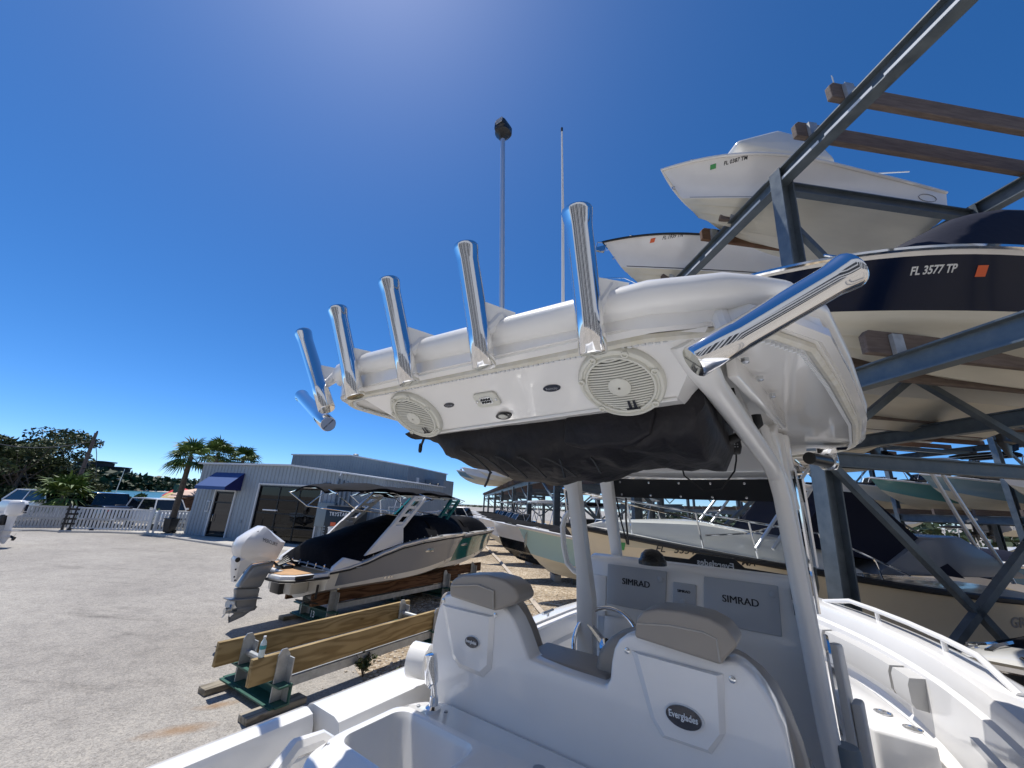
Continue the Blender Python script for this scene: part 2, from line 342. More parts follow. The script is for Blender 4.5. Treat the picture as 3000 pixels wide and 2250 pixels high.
def gravel_mat():
    m=bpy.data.materials.new('shell_gravel'); m.use_nodes=True; t=m.node_tree; b=t.nodes['Principled BSDF']; L=t.links.new
    tc=_n(t,'ShaderNodeTexCoord')
    vo=_n(t,'ShaderNodeTexVoronoi',Scale=17.); L(tc.outputs['Object'],vo.inputs['Vector'])
    nz=_n(t,'ShaderNodeTexNoise',Scale=.7,Detail=6.); L(tc.outputs['Object'],nz.inputs['Vector'])
    sp=_n(t,'ShaderNodeSeparateColor'); L(vo.outputs['Color'],sp.inputs[0])
    r=_n(t,'ShaderNodeValToRGB'); L(sp.outputs[0],r.inputs[0]); e=r.color_ramp.elements
    e[0].color=(.24,.18,.12,1); e[1].color=(.60,.53,.43,1); k=e.new(.5); k.color=(.43,.35,.25,1)
    r2=_n(t,'ShaderNodeValToRGB'); L(nz.outputs['Fac'],r2.inputs[0]); r2.color_ramp.elements[0].position=.35; r2.color_ramp.elements[1].position=.65
    r2.color_ramp.elements[0].color=(.72,.70,.68,1); r2.color_ramp.elements[1].color=(1.1,1.08,1.05,1)
    x=_n(t,'ShaderNodeMix',data_type='RGBA',blend_type='MULTIPLY'); x.inputs[0].default_value=1; L(r.outputs[0],x.inputs[6]); L(r2.outputs[0],x.inputs[7])
    L(x.outputs[2],b.inputs['Base Color']); b.inputs['Roughness'].default_value=.9; b.inputs['Specular IOR Level'].default_value=.25
    bp=_n(t,'ShaderNodeBump',Strength=1.,Distance=.03); bp.invert=True; L(vo.outputs['Distance'],bp.inputs['Height']); L(bp.outputs[0],b.inputs['Normal'])
    return m
M['ground']=ground_mat(); M['gravel']=gravel_mat()
M['apron']=mat('concrete_apron',(.50,.47,.42),.85,var=.18,vs=1.2,detail=8,bump=.1,bs=60,dist=.004)
M['water']=mat('bay_water',(.004,.085,.09),.3,c2=(.01,.13,.13),vs=.05,bump=.6,bs=.6,dist=.25)
M['stone']=mat('gravel_stone',(.42,.36,.28),.9,c2=(.58,.52,.44),vs=60)
b=MB(); b.quad((-900,-400,0),(1500,-400,0),(1500,1600,0),(-900,1600,0)); tag(b.build('ground',M['ground'],smooth=0),kind='structure')
RH=-6.4
RKF=Frame((0,0,0),RH)                # rack frame: x along the aisle, y to the LEFT; cross distance c = -y
def rk(a,c,z=0): return RKF.M@Vector((a,-c,z))
def poly_sheet(name,pts,z,m,kind='structure'):
    b=bmesh.new(); f=b.faces.new([b.verts.new((p[0],p[1],z)) for p in pts]); bmesh.ops.triangulate(b,faces=[f])
    mb=MB(); mb.bm(b); return tag(mb.build(name,m,smooth=0),kind=kind)
# gravel strip between lane and racks (ragged left edge)
gl=[(1000,2130),(1075,2010),(1040,1960),(1110,1890),(1060,1840),(1170,1775),(1150,1745),(1240,1715),(1230,1690),(1300,1665),(1320,1630),(1370,1600)]
gp=[gz(*p) for p in gl]
gp=[gp[0]+Vector((.6,-5,0))]+gp+[rk(46,1.2),rk(95,0.6),rk(95,60),rk(-8,60)]
poly_sheet('gravel',gp,.004,M['gravel'])
aw=[gz(375,1560),gz(430,1566),gz(540,1583),gz(690,1605),gz(860,1612),gz(1060,1600),gz(1060,1560),gz(690,1560),gz(538,1556),gz(400,1551)]
poly_sheet('pavement',aw,.005,M['apron'])
cb=MB()
kp=[gz(-60,1557),gz(120,1556),gz(185,1560),gz(300,1561),gz(430,1566),gz(540,1583),gz(690,1605)]
cb.tube([p+Vector((0,0,.03)) for p in kp],.11,n=6,flat=.5); tag(cb.build('kerb',M['apron']),kind='structure')
poly_sheet('water',[(-900,60),(-60,62),(-42,80),(-50,160),(-75,300),(-110,440),(-110,1500),(-900,1500)],.02,M['water'])
# loose stones: uncountable
def stones():
    mb=MB(); rnd=random.Random(3)
    ico=bmesh.new(); bmesh.ops.create_icosphere(ico,subdivisions=1,radius=1); vs=[v.co.copy() for v in ico.verts]; fs=[[v.index for v in f.verts] for f in ico.faces]; ico.free()
    n=0
    while n<3800:
        a=rnd.uniform(6.5,17)*rnd.uniform(.75,1); c=rnd.uniform(-3.2,4)
        p=rk(a,c); q=RKF.I@p
        if p.x< -2.4+rnd.gauss(0,.25)+(p.y-8)*-.06: 
            if rnd.random()>.012: continue
        s=rnd.uniform(.012,.034); R=Matrix.Rotation(rnd.uniform(0,6.3),3,'Z')@Matrix.Rotation(rnd.uniform(-.5,.5),3,'X')
        sc=(s*rnd.uniform(.8,1.5),s,s*rnd.uniform(.4,.75))
        mb.add([p+R@Vector((v.x*sc[0],v.y*sc[1],v.z*sc[2]))+Vector((0,0,sc[2]*.5)) for v in vs],fs); n+=1
    tag(mb.build('loose_stones',M['stone'],merge=None,smooth=0),kind='stuff')
stones()
# ================================================ vegetation
def leafmat(name,c1,c2,c3):
    m=bpy.data.materials.new(name); m.use_nodes=True; t=m.node_tree; b=t.nodes['Principled BSDF']; L=t.links.new
    g=_n(t,'ShaderNodeNewGeometry'); r=_n(t,'ShaderNodeValToRGB'); L(g.outputs['Random Per Island'],r.inputs[0]); e=r.color_ramp.elements
    e[0].color=(*c1,1); e[1].color=(*c3,1); k=e.new(.55); k.color=(*c2,1); L(r.outputs[0],b.inputs['Base Color'])
    b.inputs['Roughness'].default_value=.55; b.inputs['Specular IOR Level'].default_value=.3; return m
M['leaf']=leafmat('tree_leaf',(.022,.036,.012),(.06,.085,.028),(.12,.14,.055))
M['leaf2']=leafmat('shrub_leaf',(.03,.06,.012),(.07,.13,.025),(.12,.18,.05))
M['palm']=leafmat('palm_frond',(.035,.07,.014),(.08,.14,.025),(.17,.24,.055))
M['farleaf']=leafmat('far_leaf',(.022,.042,.018),(.04,.065,.028),(.06,.085,.045))
M['bark']=mat('bark',(.12,.095,.07),.9,var=.35,vs=7,bump=.5,bs=18)
def leaves(mb,c,r,n,s,rnd,up=.3):
    for _ in range(n):
        while True:
            v=Vector((rnd.uniform(-1,1),rnd.uniform(-1,1),rnd.uniform(-1,1)))
            if .25<v.length<1: break
        p=Vector(c)+Vector((v.x*r[0],v.y*r[1],v.z*r[2]))
        a=Vector((rnd.gauss(0,1),rnd.gauss(0,1),rnd.gauss(0,.6))).normalized(); q=Vector((rnd.gauss(0,1),rnd.gauss(0,1),rnd.gauss(0,1))); q=(q-a*q.dot(a)).normalized()
        k=s*rnd.uniform(.6,1.3); mb.add([p-a*k,p+q*k*.45,p+a*k,p-q*k*.45],[[0,1,2,3]])
def tree(name,label,base,h,cw,seed,leaf='leaf',n=26,per=70,ls=.28,lo=.3,group=None,cat='tree'):
    rnd=random.Random(seed); base=Vector(base); t=thing(name,label,cat,base,0,group)
    tb=MB(); top=Vector((rnd.uniform(-.1,.1)*h,0,h*.62)); tb.tube([(0,0,-.1),top*.5+Vector((.1,0,0)),top],[h*.03,h*.022,h*.008],8)
    cr=MB()
    for i in range(n):
        a=rnd.uniform(0,6.28); k=rnd.random()**.6; z=h*rnd.uniform(lo,.93); f=math.sin(math.pi*min(1,max(0,(z/h-lo*.4)/(1.08-lo*.4))))**.6
        c=Vector((math.cos(a)*cw*k*f,math.sin(a)*cw*k*f,z)); tb.tube([top*rnd.uniform(.35,.95),c*.6+top*.2,c],[h*.008,h*.005,h*.002],5)
        r=h*rnd.uniform(.08,.15); leaves(cr,c,(r*1.35,r*1.35,r*.8),per,ls,rnd)
    tb.build('trunk',M['bark'],t); cr.build('crown',M[leaf],t,smooth=0,merge=None); return t
def palm(name,label,base,h,lean,seed,fr=1.7,nf=34,group=None,cat='palm tree'):
    rnd=random.Random(seed); t=thing(name,label,cat,base,0,group); top=Vector((lean[0],lean[1],h))
    if h>1.2:
        tb=MB(); pts=[Vector((lean[0]*(k/8)**1.6,lean[1]*(k/8)**1.6,h*k/8)) for k in range(9)]; tb.tube(pts,[.21-.06*k/8+.012*(k%2) for k in range(9)],10); tb.build('trunk',M['bark'],t)
    cr=MB()
    for i in range(nf):
        az=rnd.uniform(0,6.28); el=rnd.uniform(-.75,1.35); d=Vector((math.cos(az)*math.cos(el),math.sin(az)*math.cos(el),math.sin(el)))
        L=fr*rnd.uniform(.8,1.1); c=top+d*L*.45+Vector((0,0,-.05*L)); cr.tube([top,top+d*L*.25,c],[.02,.015,.012],4)
        u=d.cross(Vector((0,0,1))); u=u.normalized() if u.length>.05 else Vector((1,0,0)); nrm=u.cross(d)
        for k in range(15):
            a=rad(-105+210*k/14); bd=(d*math.cos(a)+u*math.sin(a)); ln=L*.62*(1-.25*abs(a)/1.9)*rnd.uniform(.9,1.1)
            e=c+bd*ln+Vector((0,0,-.28*ln*rnd.uniform(.5,1.3)))-nrm*.08*ln; w_=(bd.cross(nrm)).normalized()*.035*L
            mp=c+bd*ln*.55; cr.add([c-w_*.3,mp-w_,e,mp+w_,c+w_*.3],[[0,1,2,3,4]])
    cr.build('fronds',M['palm'],t,smooth=0,merge=None); return t
g='broadleaf trees behind the parked cars'
for i,(px,d,h,cw,lb) in enumerate(((20,58,7.2,4.2,'tall dark broadleaf tree at the far left behind the white car'),(-70,62,7.4,5,'dark broadleaf tree cut by the left edge of the picture'),(98,62,8.4,3.9,'tallest dark tree, with sky gaps in its crown, left of the utility pole'),(160,66,4.9,3.4,'lower rounded dark tree right behind the fan palm'),(212,74,3.9,3.2,'low dark tree behind the foot of the utility pole'))):
    p=gd(px,1450,d); tree('broadleaf_tree',lb,(p.x,p.y,0),h,cw,20+i,n=40,per=210,ls=.19,lo=.12,group=g)
p=gd(190,1450,46); palm('fan_palm','bright green fan palm bush between the white and the silver car',(p.x,p.y,0.6),1.5,(0,0),5,fr=2.3,nf=38,cat='palm')
for i,(px,d,h,lb) in enumerate(((265,52,2.2,'bright green leafy shrub left of the black pickup roof'),(320,54,2.3,'bright green shrub behind the black pickup cab'),(372,56,2.1,'small sparse shrub by the water behind the pickup bed'))):
    p=gd(px,1450,d); tree('leafy_shrub',lb,(p.x,p.y,0),h*1.1,2.0,60+i,leaf='leaf2',n=16,per=60,ls=.22,lo=.3,group='shrubs along the waterfront',cat='shrub')
g='palms beside the metal shop'
pb=gz(512,1535); d0=38.0; p=gd(512,1500,d0); top=gd(560,1338,d0)
palm('sabal_palm','palm tree with the bare trunk in front of the white car, nearest the shop corner',(p.x,p.y,0),top.z,(top.x-p.x,top.y-p.y),11,fr=1.75,group=g)
for px,py,d,s,lb in ((640,1330,46,12,'palm crown rising behind the shop roof, middle of three'),(712,1350,48,13,'palm crown behind the shop roof, farthest right of three')):
    top=gd(px,py,d); palm('sabal_palm',lb,(top.x,top.y,0),top.z,(0,0),s,fr=2.0,group=g)
# far wooded shore
def far_shore():
    rnd=random.Random(9); mb=MB()
    prof=[(-200,1330,420),(0,1345,420),(180,1358,420),(250,1368,420),(330,1380,420),(420,1398,440),(520,1405,460),(640,1412,470),(800,1428,500),(1290,1480,420),(1345,1484,420),(1400,1492,420),(1500,1497,430),(1700,1507,430)]
    for a,bq in zip(prof,prof[1:]):
        if a[0]==800: continue
        k=int(abs(bq[0]-a[0])/4.2)
        for i in range(k):
            t=rnd.random(); px=lerp(a[0],bq[0],t); py=lerp(a[1],bq[1],t)+rnd.gauss(1,2.); d=lerp(a[2],bq[2],t)+rnd.uniform(-15,40)
            p=gd(px,py,d); hh=max(1.5,p.z)
            for z in range(3):
                r=hh*.24; leaves(mb,(p.x+rnd.gauss(0,3),p.y,hh*(.84-.3*z)),(r*1.9+1.5,r*1.9+1.5,r),13,r*.75+.5,rnd)
    tag(mb.build('far_wooded_shore',M['farleaf'],smooth=0,merge=None),kind='stuff')
far_shore()
b=MB(); pts=[gd(px,py,425) for px,py in ((330,1428),(400,1431),(520,1438),(700,1447))]
for a,c in zip(pts,pts[1:]): b.quad((a.x,a.y,0.03),(c.x,c.y,.03),(c.x,c.y+8,.7),(a.x,a.y+8,.7))
tag(b.build('beach',M['apron'],smooth=0),kind='structure')
# dark house on the far shore
t=thing('hilltop_house','dark flat roofed house standing above the far wooded shore','house',gd(292,1400,400)*1,0)
o=gd(286,1378,452); t.location=(o.x,o.y,0)
b=MB(); b.box((-3,0,o.z*.5+3),(20,10,o.z+6)); b.box((13,2,o.z*.5+1.5),(13,9,o.z+2)); b.build('wall',mat('dark_house_wall',(.045,.035,.032),.8),t)
b=MB(); b.box((-3,-.4,o.z+6.6),(22,12,.9)); b.box((13,1.6,o.z+3),(14.5,10,.8)); b.build('roof',mat('dark_roof',(.03,.025,.025),.8),t)
b=MB()
for k in range(4): b.box((-9+4*k,-5.3,o.z+2),(2,.3,2.2))
for k in range(4): b.build('window',M['smoke'],t) if k==0 else None
# moored white yacht and masts behind the shrubs
p=gd(272,1418,95); t=thing('moored_yacht','white flybridge yacht moored beyond the shrubs, left of the water','yacht',(p.x,p.y,0),rad(-12))
b=MB(); b.slab([(-1.4,-1.5,2.0),(9.5,-1.5,2.5),(11,-1.5,3.0),(-1.4,-1.5,2.6)],(0,3,0),bev=.1); b.build('hull',M['gel'],t)
b=MB(); b.slab([(-.9,-1.2,2.6),(1.4,-1.2,2.7),(1.2,-1.2,4.7),(-.4,-1.2,4.7)],(0,2.4,0),bev=.12); b.build('cabin',M['gel'],t)
b=MB(); b.box((.0,0,5.0),(3.2,2.2,.12),bev=.04); b.build('hardtop',M['gel'],t)
b=MB(); b.box((.3,-1.25,3.9),(1.0,.06,.7)); b.build('window',M['smoke'],t)
b=MB(); b.tube([(-1.2,-1.2,2.6),(-1.5,-1.2,4.95)],.05); b.tube([(-2.6,-1.2,2.7),(-.8,-1.2,4.9)],.05); b.build('bracket',M['chrome'],t)
t.scale=(.62,.62,.62)
for px,py0,py1,d,lb in ((335,1450,1372,90,'slanted pale sailboat mast rising in front of the far shore'),(180,1380,1340,120,'thin distant mast above the dark trees')):
    a=gd(px,1450,d); c=gd(px,py1,d); t=thing('sailboat_mast',lb,'mast',(a.x,a.y,0),0,'masts beyond the trees'); b=MB(); b.tube([(0,0,0),(0.25,0,c.z)],[.06,.03],6); b.tube([(-.5,0,c.z*.72),(.6,0,c.z*.72)],.02,4); b.build('spar',M['steel'],t)
# utility pole with its wire
p=gd(237,1388,55); c=gd(280,1268,55); t=thing('utility_pole','tall brown wooden utility pole above the trees','utility pole',(p.x,p.y,0))
b=MB(); b.tube([(0,0,-.3),(0,0,c.z)],[.2,.13],10); b.build('post',M['wood2'],t)
b=MB(); b.tube([(-.35,0,c.z-.55),(.1,0,c.z-.5)],.05); b.lathe([(.06,0),(.09,.08),(.04,.2)],(.05,0,c.z)); b.build('insulator',M['plast'],t)
b=MB(); b.tube([(.1,-.1,c.z-3.4),(.55,-.1,c.z-3.3),(.6,-.1,c.z-2.9),(.3,-.1,c.z-2.85)],.04,6); b.build('hook',M['darkmetal'],t)
a=gd(262,1295,55); e=gd(-300,1190,40); b=MB(); b.tube([lerp(a,e,k/20)+Vector((0,0,-1.3*math.sin(math.pi*k/20))) for k in range(21)],.035,5); tag(b.build('power_line',M['rubber']),'thick black cable running left from the utility pole','cable')
b=MB(); a=gd(278,1280,54.6); b.tube([a,gd(283,1330,54.6),gd(281,1400,54.6)],.03,5); tag(b.build('drop_wire',M['rubber']),'thin wire hanging straight down right of the utility pole','cable')

# added unseen hall blocks behind the camera to shape reflections, bounce and sky fill
t=thing('reflector_hall','added striped hall behind the camera, unseen, put there for the steel to mirror','building',(0,-15,0))
q=MB(); q.box((6,-4,9),(90,8,18)); q.build('wall',mat('reflector_wall',(.62,.60,.56),.6,var=.1,vs=.6),t,smooth=0)
q=MB(); q.box((6,-4,18.2),(91,8.6,.4)); q.build('roof',mat('reflector_roof',(.5,.5,.5),.5),t,smooth=0)
for k in range(30):  # dark bands added so the polished tubes mirror stripes
    q=MB(); q.box((-33+2.7*k,.05,5.2),(1.0+.5*(k%3),.2,10.2 if k%2 else 9.0)); q.build('mirrored_dark_stripe',mat('reflector_dark',(.03,.032,.035),.7) if k==0 else bpy.data.materials['reflector_dark'],t,smooth=0)

q=MB(); q.box((-26,-6,7),(8,16,14)); q.build('reflector_wing',bpy.data.materials['reflector_wall'],t,smooth=0)  # unseen wing added to keep blue sky out of the tube reflections
for k in range(6):
    q=MB(); q.box((-21.95,-13+2.6*k,4.2),(.2,1.3,8.2 if k%2 else 7)); q.build('mirrored_dark_stripe',bpy.data.materials['reflector_dark'],t,smooth=0)
def tree_line():
    rnd=random.Random(31); mb=MB()
    for i in range(150):
        a=rnd.uniform(-25,95); c=rnd.uniform(40,52); p=rk(a,c); h=rnd.uniform(2.6,4.6)
        for z in range(2): leaves(mb,(p.x,p.y,h*(.75-.4*z)),(h*.5,h*.5,h*.32),26,h*.12,rnd)
    tag(mb.build('distant_tree_line',M['farleaf'],smooth=0,merge=None),kind='stuff')
tree_line()
# ================================================ metal shop
M['siding']=mat('grey_metal_siding',(.31,.36,.40),.45,var=.06,vs=.8,stretch=(1,1,.25),metal=.0,spec=.5)
M['siding2']=mat('slate_metal_siding',(.235,.285,.325),.45,var=.06,vs=.8,stretch=(1,1,.25))
M['trim']=mat('white_trim',(.68,.70,.71),.4)
M['awn']=mat('blue_awning_cloth',(.030,.085,.26),.7,bump=.1,bs=8,dist=.02)
M['awn2']=mat('dark_blue_awning_side',(.008,.012,.10),.7)
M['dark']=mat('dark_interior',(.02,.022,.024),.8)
M['pane']=glassmat('tinted_pane',(.16,.18,.19))
_o=gz(539,1565); FS=Frame(_o,105.66)
t=thing('metal_shop','low grey ribbed metal shop with a blue awning and a glass garage door','building',_o,FS.rz)
W_=15.2
def topz(u): return 4.92 if u<8 else lerp(4.92,4.27,(u-8)/(W_-8))
def ribwall(mb,p0,p1,z0f,z1f,rib=.305,d=.035,sgn=-1):
    """vertical ribbed sheet from p0 to p1, side sgn of travel, between z0f(s) and z1f(s)"""
    p0=Vector(p0);p1=Vector(p1);L=(p1-p0).length;x=(p1-p0)/L;n=Vector((-x.y,x.x,0))*sgn; k=0;prev=None
    s=0.
    prof=[]
    while s<L-1e-3:
        for ds,h in ((0,0),(rib*.62,0),(rib*.72,d),(rib*.90,d)): 
            if s+ds<L: prof.append((s+ds,h))
        s+=rib
    prof.append((L,0))
    for (a,ha),(c,hc) in zip(prof,prof[1:]):
        za,zc=z0f((a+c)/2),z0f((a+c)/2)
        pa=p0+x*a+n*ha; pc=p0+x*c+n*hc
        if z1f((a+c)/2)-za>.02: mb.quad(pa+Vector((0,0,za)),pc+Vector((0,0,zc)),pc+Vector((0,0,z1f(c))),pa+Vector((0,0,z1f(a))))
def z0(u):
    if 1.96<u<3.65: return 2.97
    if 5.7<u<10.72: return 3.52
    return 0
b=MB(); ribwall(b,(0,0,0),(W_,0,0),z0,topz,sgn=-1)
DP=9.
ribwall(b,(W_,0,0),(W_,DP,0),lambda s:0,lambda s:4.27,sgn=-1); ribwall(b,(0,DP,0),(0,0,0),lambda s:0,lambda s:4.92,sgn=-1); ribwall(b,(W_,DP,0),(0,DP,0),lambda s:0,lambda s:topz(W_-s),sgn=-1)
wl=b.build('wall',M['siding'],t,smooth=0,merge=None)
b=MB()
P=[(-.25,4.95),(8,4.97),(W_+.15,4.27),(W_+.15,4.20),(8,4.86),(-.25,4.84)]
b.slab([(u,-.25,z) for u,z in P],(0,DP+.4,0)); b.build('roof',M['trim'],t,smooth=0)
b=MB()
for u0,u1,zt in ((1.9,3.71,3.02),(5.62,10.8,3.58)):
    b.bar((u0,-.06,0),(u0,-.06,zt),.09,.1); b.bar((u1,-.06,0),(u1,-.06,zt),.09,.1); b.bar((u0-.045,-.06,zt+.04),(u1+.045,-.06,zt+.04),.1,.085)
b.build('opening_trim',M['trim'],t)
# door
dk=mat('dark_bronze_frame',(.012,.013,.016),.35,metal=.4)
b=MB()
for q in (((2.0,.03,0),(2.0,.03,2.95)),((3.6,.03,0),(3.6,.03,2.95)),((2.0,.03,2.9),(3.6,.03,2.9)),((2.0,.03,2.25),(3.6,.03,2.25)),((2.0,.03,.12),(3.6,.03,.12))): b.bar(*q,.1,.1)
b.box((2.35,.03,1.2),(.6,.08,2.1)) if 0 else None
df=b.build('door',dk,t); 
b=MB(); b.quad((2,.05,0),(3.6,.05,0),(3.6,.05,2.9),(2,.05,2.9)); b.build('pane',M['smoke'],df,smooth=0)
b=MB(); b.tube([(2.2,-.02,.95),(2.2,-.06,1.0),(2.2,-.06,1.4),(2.2,-.02,1.45)],.018,6); b.build('handle',M['steel'],df)
# garage door : frame grid with tinted panes, dim room behind
b=MB()
for k in range(5): b.bar((5.7,.05,.04+.86*k),(10.72,.05,.04+.86*k),.06,.07)
for k in range(4): b.bar((5.74+1.645*k,.05,0),(5.74+1.645*k,.05,3.5),.06,.07)
gf=b.build('garage_door',dk,t)
b=MB()
for k in range(4):
    for j in range(3): b.quad((5.77+1.645*j,.05,.08+.86*k),(7.35+1.645*j,.05,.08+.86*k),(7.35+1.645*j,.05,.86+.86*k),(5.77+1.645*j,.05,.86+.86*k))
b.build('pane',M['pane'],gf,smooth=0,merge=None)
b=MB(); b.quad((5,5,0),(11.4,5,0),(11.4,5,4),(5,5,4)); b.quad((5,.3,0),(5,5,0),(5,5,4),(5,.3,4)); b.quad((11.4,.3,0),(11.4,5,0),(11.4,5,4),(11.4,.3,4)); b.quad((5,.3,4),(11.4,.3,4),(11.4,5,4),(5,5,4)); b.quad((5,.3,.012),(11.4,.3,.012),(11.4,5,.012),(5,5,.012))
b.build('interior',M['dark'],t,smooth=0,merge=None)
# awning
a=FS.y(652,1385,-.08); c=FS.y(713,1389,-.08)
b=MB(); u0,u1,zt=1.42,4.1,a.z+.02; zb=3.08
b.quad((u0,-.05,zt),(u1,-.05,zt),(u1,-1.25,zb+.22),(u0,-1.25,zb+.22)); b.quad((u0,-1.25,zb+.22),(u1,-1.25,zb+.22),(u1,-1.25,zb),(u0,-1.25,zb))
aw_=b.build('awning',M['awn'],t,smooth=0,merge=None)
for u in (u0,u1): MB().slab([(u,-.05,zt),(u,-1.25,zb+.22),(u,-1.25,zb),(u,-.05,zb)],(.01 if u==u0 else -.01,0,0)).build('awning_side',M['awn2'],aw_,smooth=0)
b=MB(); b.box((1.5,-.05,1.95),(.32,.06,.75),bev=.01); b.build('notice_board',M['trim'],t)
b=MB(); b.box((1.5,-.085,1.95),(.2,.02,.6)); b.build('notice',M['siding2'],t)
b=MB()
q=FS.y(958,1510,-.2); b.box((11.55,-.2,1.9),(1.25,.32,1.45),bev=.02); b.build('meter_cabinet',mat('cabinet_grey',(.22,.27,.29),.5),t)
for k,u in enumerate((11.95,12.3,12.65,13.0)):
    b=MB(); b.tube([(u,-.12,2.5),(u,-.12,3.95-.06*k),(u,-.02,4.1-.06*k)],.07,8); b.build('conduit_pipe',M['siding2'],t)
b=MB(); b.box((11.1,-.08,3.78),(.55,.1,.12)); b.build('wall_lamp',M['plast'],t)
b=MB(); b.box((13.75,-.07,3.35),(.6,.08,.3)); b.build('vent_frame',M['trim'],t)
b=MB(); b.tube([(12.4,-.1,4.45),(12.4,-.5,4.5),(12.4,-.6,4.3)],.04,6); b.build('light_arm',M['trim'],t)
b=MB(); b.box((4.75,-.06,1.1),(.14,.05,.22)); b.build('outlet_box',M['siding2'],t)
# golf cart set inside in place of its reflection in the door glass
def reflected_golf_cart(loc,rz):
    t=thing('reflected_golf_cart','white golf cart set behind the garage glass in place of its reflection','golf cart',loc,rz)
    b=MB(); b.slab([(-1.1,-.55,.35),(1.15,-.55,.35),(1.2,-.55,.62),(.6,-.55,.75),(.45,-.55,.42),(-.1,-.55,.42),(-.15,-.55,.8),(-1.1,-.55,.85)],(0,1.1,0),bev=.05); b.build('body',M['gel2'],t)
    b=MB(); b.box((-.5,0,.95),(.55,1.0,.14),bev=.04); b.box((-.78,0,1.25),(.12,1.0,.42),bev=.04); b.build('seat',M['gel2'],t)
    b=MB(); b.box((0,0,1.95),(1.9,1.15,.09),bev=.03); b.build('roof',M['gel'],t)
    for x in (-.95,.75):
        for y in (-.5,.5):
            b=MB(); b.tube([(x+.1,y,.7),(x,y,1.93)],.02,6); b.build('roof_post',M['plast'],t)
    for x in (-.75,.8):
        for y in (-.5,.5):
            b=MB(); b.lathe([(.08,-.09),(.23,-.09),(.25,0),(.23,.09),(.08,.09)],(x,y,.25),(0,1,0),14); b.build('wheel',M['rubber'],t)
    b=MB(); b.tube([(.75,.25,.7),(.5,.25,1.1)],.02); b.tube([(.5+.16*math.cos(a)*.5,.25+.16*math.sin(a),1.1+.16*math.cos(a)*.8) for a in [k*.524 for k in range(12)]],.012,5,closed=True); b.build('steering_wheel',M['plast'],t)
p=FS.M@Vector((6.95,.85,0)); reflected_golf_cart(p,FS.rz-rad(90))
# black generator cabinet with its lettering
t=thing('generator_cabinet','tall black cabinet lettered TRYSTAR standing against the shop wall','cabinet',FS.M@Vector((13.9,-1.3,0)),FS.rz)
b=MB(); b.box((0,0,1.25),(2.0,1.2,2.5),bev=.04); b.build('body',M['darkmetal'],t)
b=MB(); wd=tw('TRYSTAR',.01); b.text('TRYSTAR',.3,lambda x,y,z:Vector((-wd*.15+x-.1,-.606-z,1.95+y)),off=.01); b.build('lettering',M['letwhite'],t,smooth=0)
b=MB(); b.box((-.35,-.61,1.5),(.35,.02,.2)); b.build('orange_panel',M['orange'],t)
b=MB()
for k in range(7): b.box((-.9,-.61,.5+.14*k),(.1,.02,.07))
b.build('louvre',M['siding2'],t)
# larger building behind
FB=Frame(FS.M@Vector((0,12,0)),105.66)
t=thing('metal_warehouse','taller slate grey metal warehouse rising behind the shop roof','building',FB.o,FB.rz)
def tz2(u): return 7.1 if u<3.3 else lerp(7.12,6.2,(u-3.3)/6.65)
b=MB(); ribwall(b,(-3.95,0,0),(9.95,0,0),lambda s:0,lambda s:tz2(s-3.95),sgn=-1); ribwall(b,(9.95,0,0),(9.95,9,0),lambda s:0,lambda s:6.2,sgn=-1); ribwall(b,(-3.95,9,0),(-3.95,0,0),lambda s:0,lambda s:7.1,sgn=-1); ribwall(b,(9.95,9,0),(-3.95,9,0),lambda s:0,lambda s:tz2(9.95-s),sgn=-1)
b.build('wall',M['siding2'],t,smooth=0,merge=None)
b=MB(); P=[(-4.1,7.15),(3.3,7.18),(10.05,6.25),(10.05,6.15),(3.3,7.06),(-4.1,7.03)]; b.slab([(u,-.12,z) for u,z in P],(0,9.3,0)); b.build('roof',M['trim'],t,smooth=0)
b=MB(); b.lathe([(.25,0),(.25,.12),(.32,.13),(.2,.25)],(3.4,.6,7.1)); b.build('roof_vent',M['siding2'],t)
b=MB(); b.box((11.1,5,2.6),(2.0,2.6,5.2)); b.build('annex',M['siding2'],t)
for k in (-.45,.45):
    b=MB(); b.lathe([(.02,.1),(.06,.08),(.2,-.12)],(11.1+k,3.62,4.75)); b.bar((11.1,3.66,4.7),(11.1+k,3.62,4.85),.03,.03); b.build('flood_lamp',M['plast'],t)
b=MB(); b.box((10.0,2.0,5.0),(.06,.5,.5)); b.build('wall_box',M['trim'],t)
# ================================================ fence run along the lane
def pickets(name,label,p0,p1,h,n,m,zr=(.12,.52,.97),pw=.09,cat='fence',group=None,posts=True,z0=.1):
    p0=Vector(p0);p1=Vector(p1);d=p1-p0;L=d.length; rz=math.atan2(d.y,d.x); t=thing(name,label,cat,(p0.x,p0.y,0),rz,group)
    b=MB()
    for k in range(n): b.box((L*(k+.5)/n,0,z0+(h-z0)/2),(pw,.035,h-z0-.01),bev=.008)
    b.build('picket_panel',m,t)
    for z in zr:
        b=MB(); b.box((L/2,-.035,h*z),(L,.045,.09),bev=.01); b.build('rail',m,t)
    if posts:
        for x in (0,L):
            b=MB(); b.box((x,.0,h*.52),(.13,.13,h*1.04),bev=.012); b.build('post',m,t)
    return t
M['picketgrey']=mat('worn_grey_white_vinyl',(.42,.43,.44),.5,var=.12,vs=4)
f0,f1=gz(25,1552),gz(182,1553); pickets('picket_gate','greyish white picket gate, leftmost of the fence run, in front of the white car',f0,f1,1.52,15,M['picketgrey'],group='white picket fence along the lane',pw=.13)
f0,f1=gz(196,1556),gz(432,1561); gt=pickets('picket_gate','bright white rolling picket gate in front of the black pickup',f0,f1,1.52,22,M['trim'],group='white picket fence along the lane',pw=.12)
L_=(f1-f0).length
b=MB(); b.box((L_*.32,-.06,.78),(L_*.3,.03,.13)); b.box((L_*.62,-.06,.85),(L_*.16,.03,.16)); b.build('patch_board',M['picketgrey'],gt)
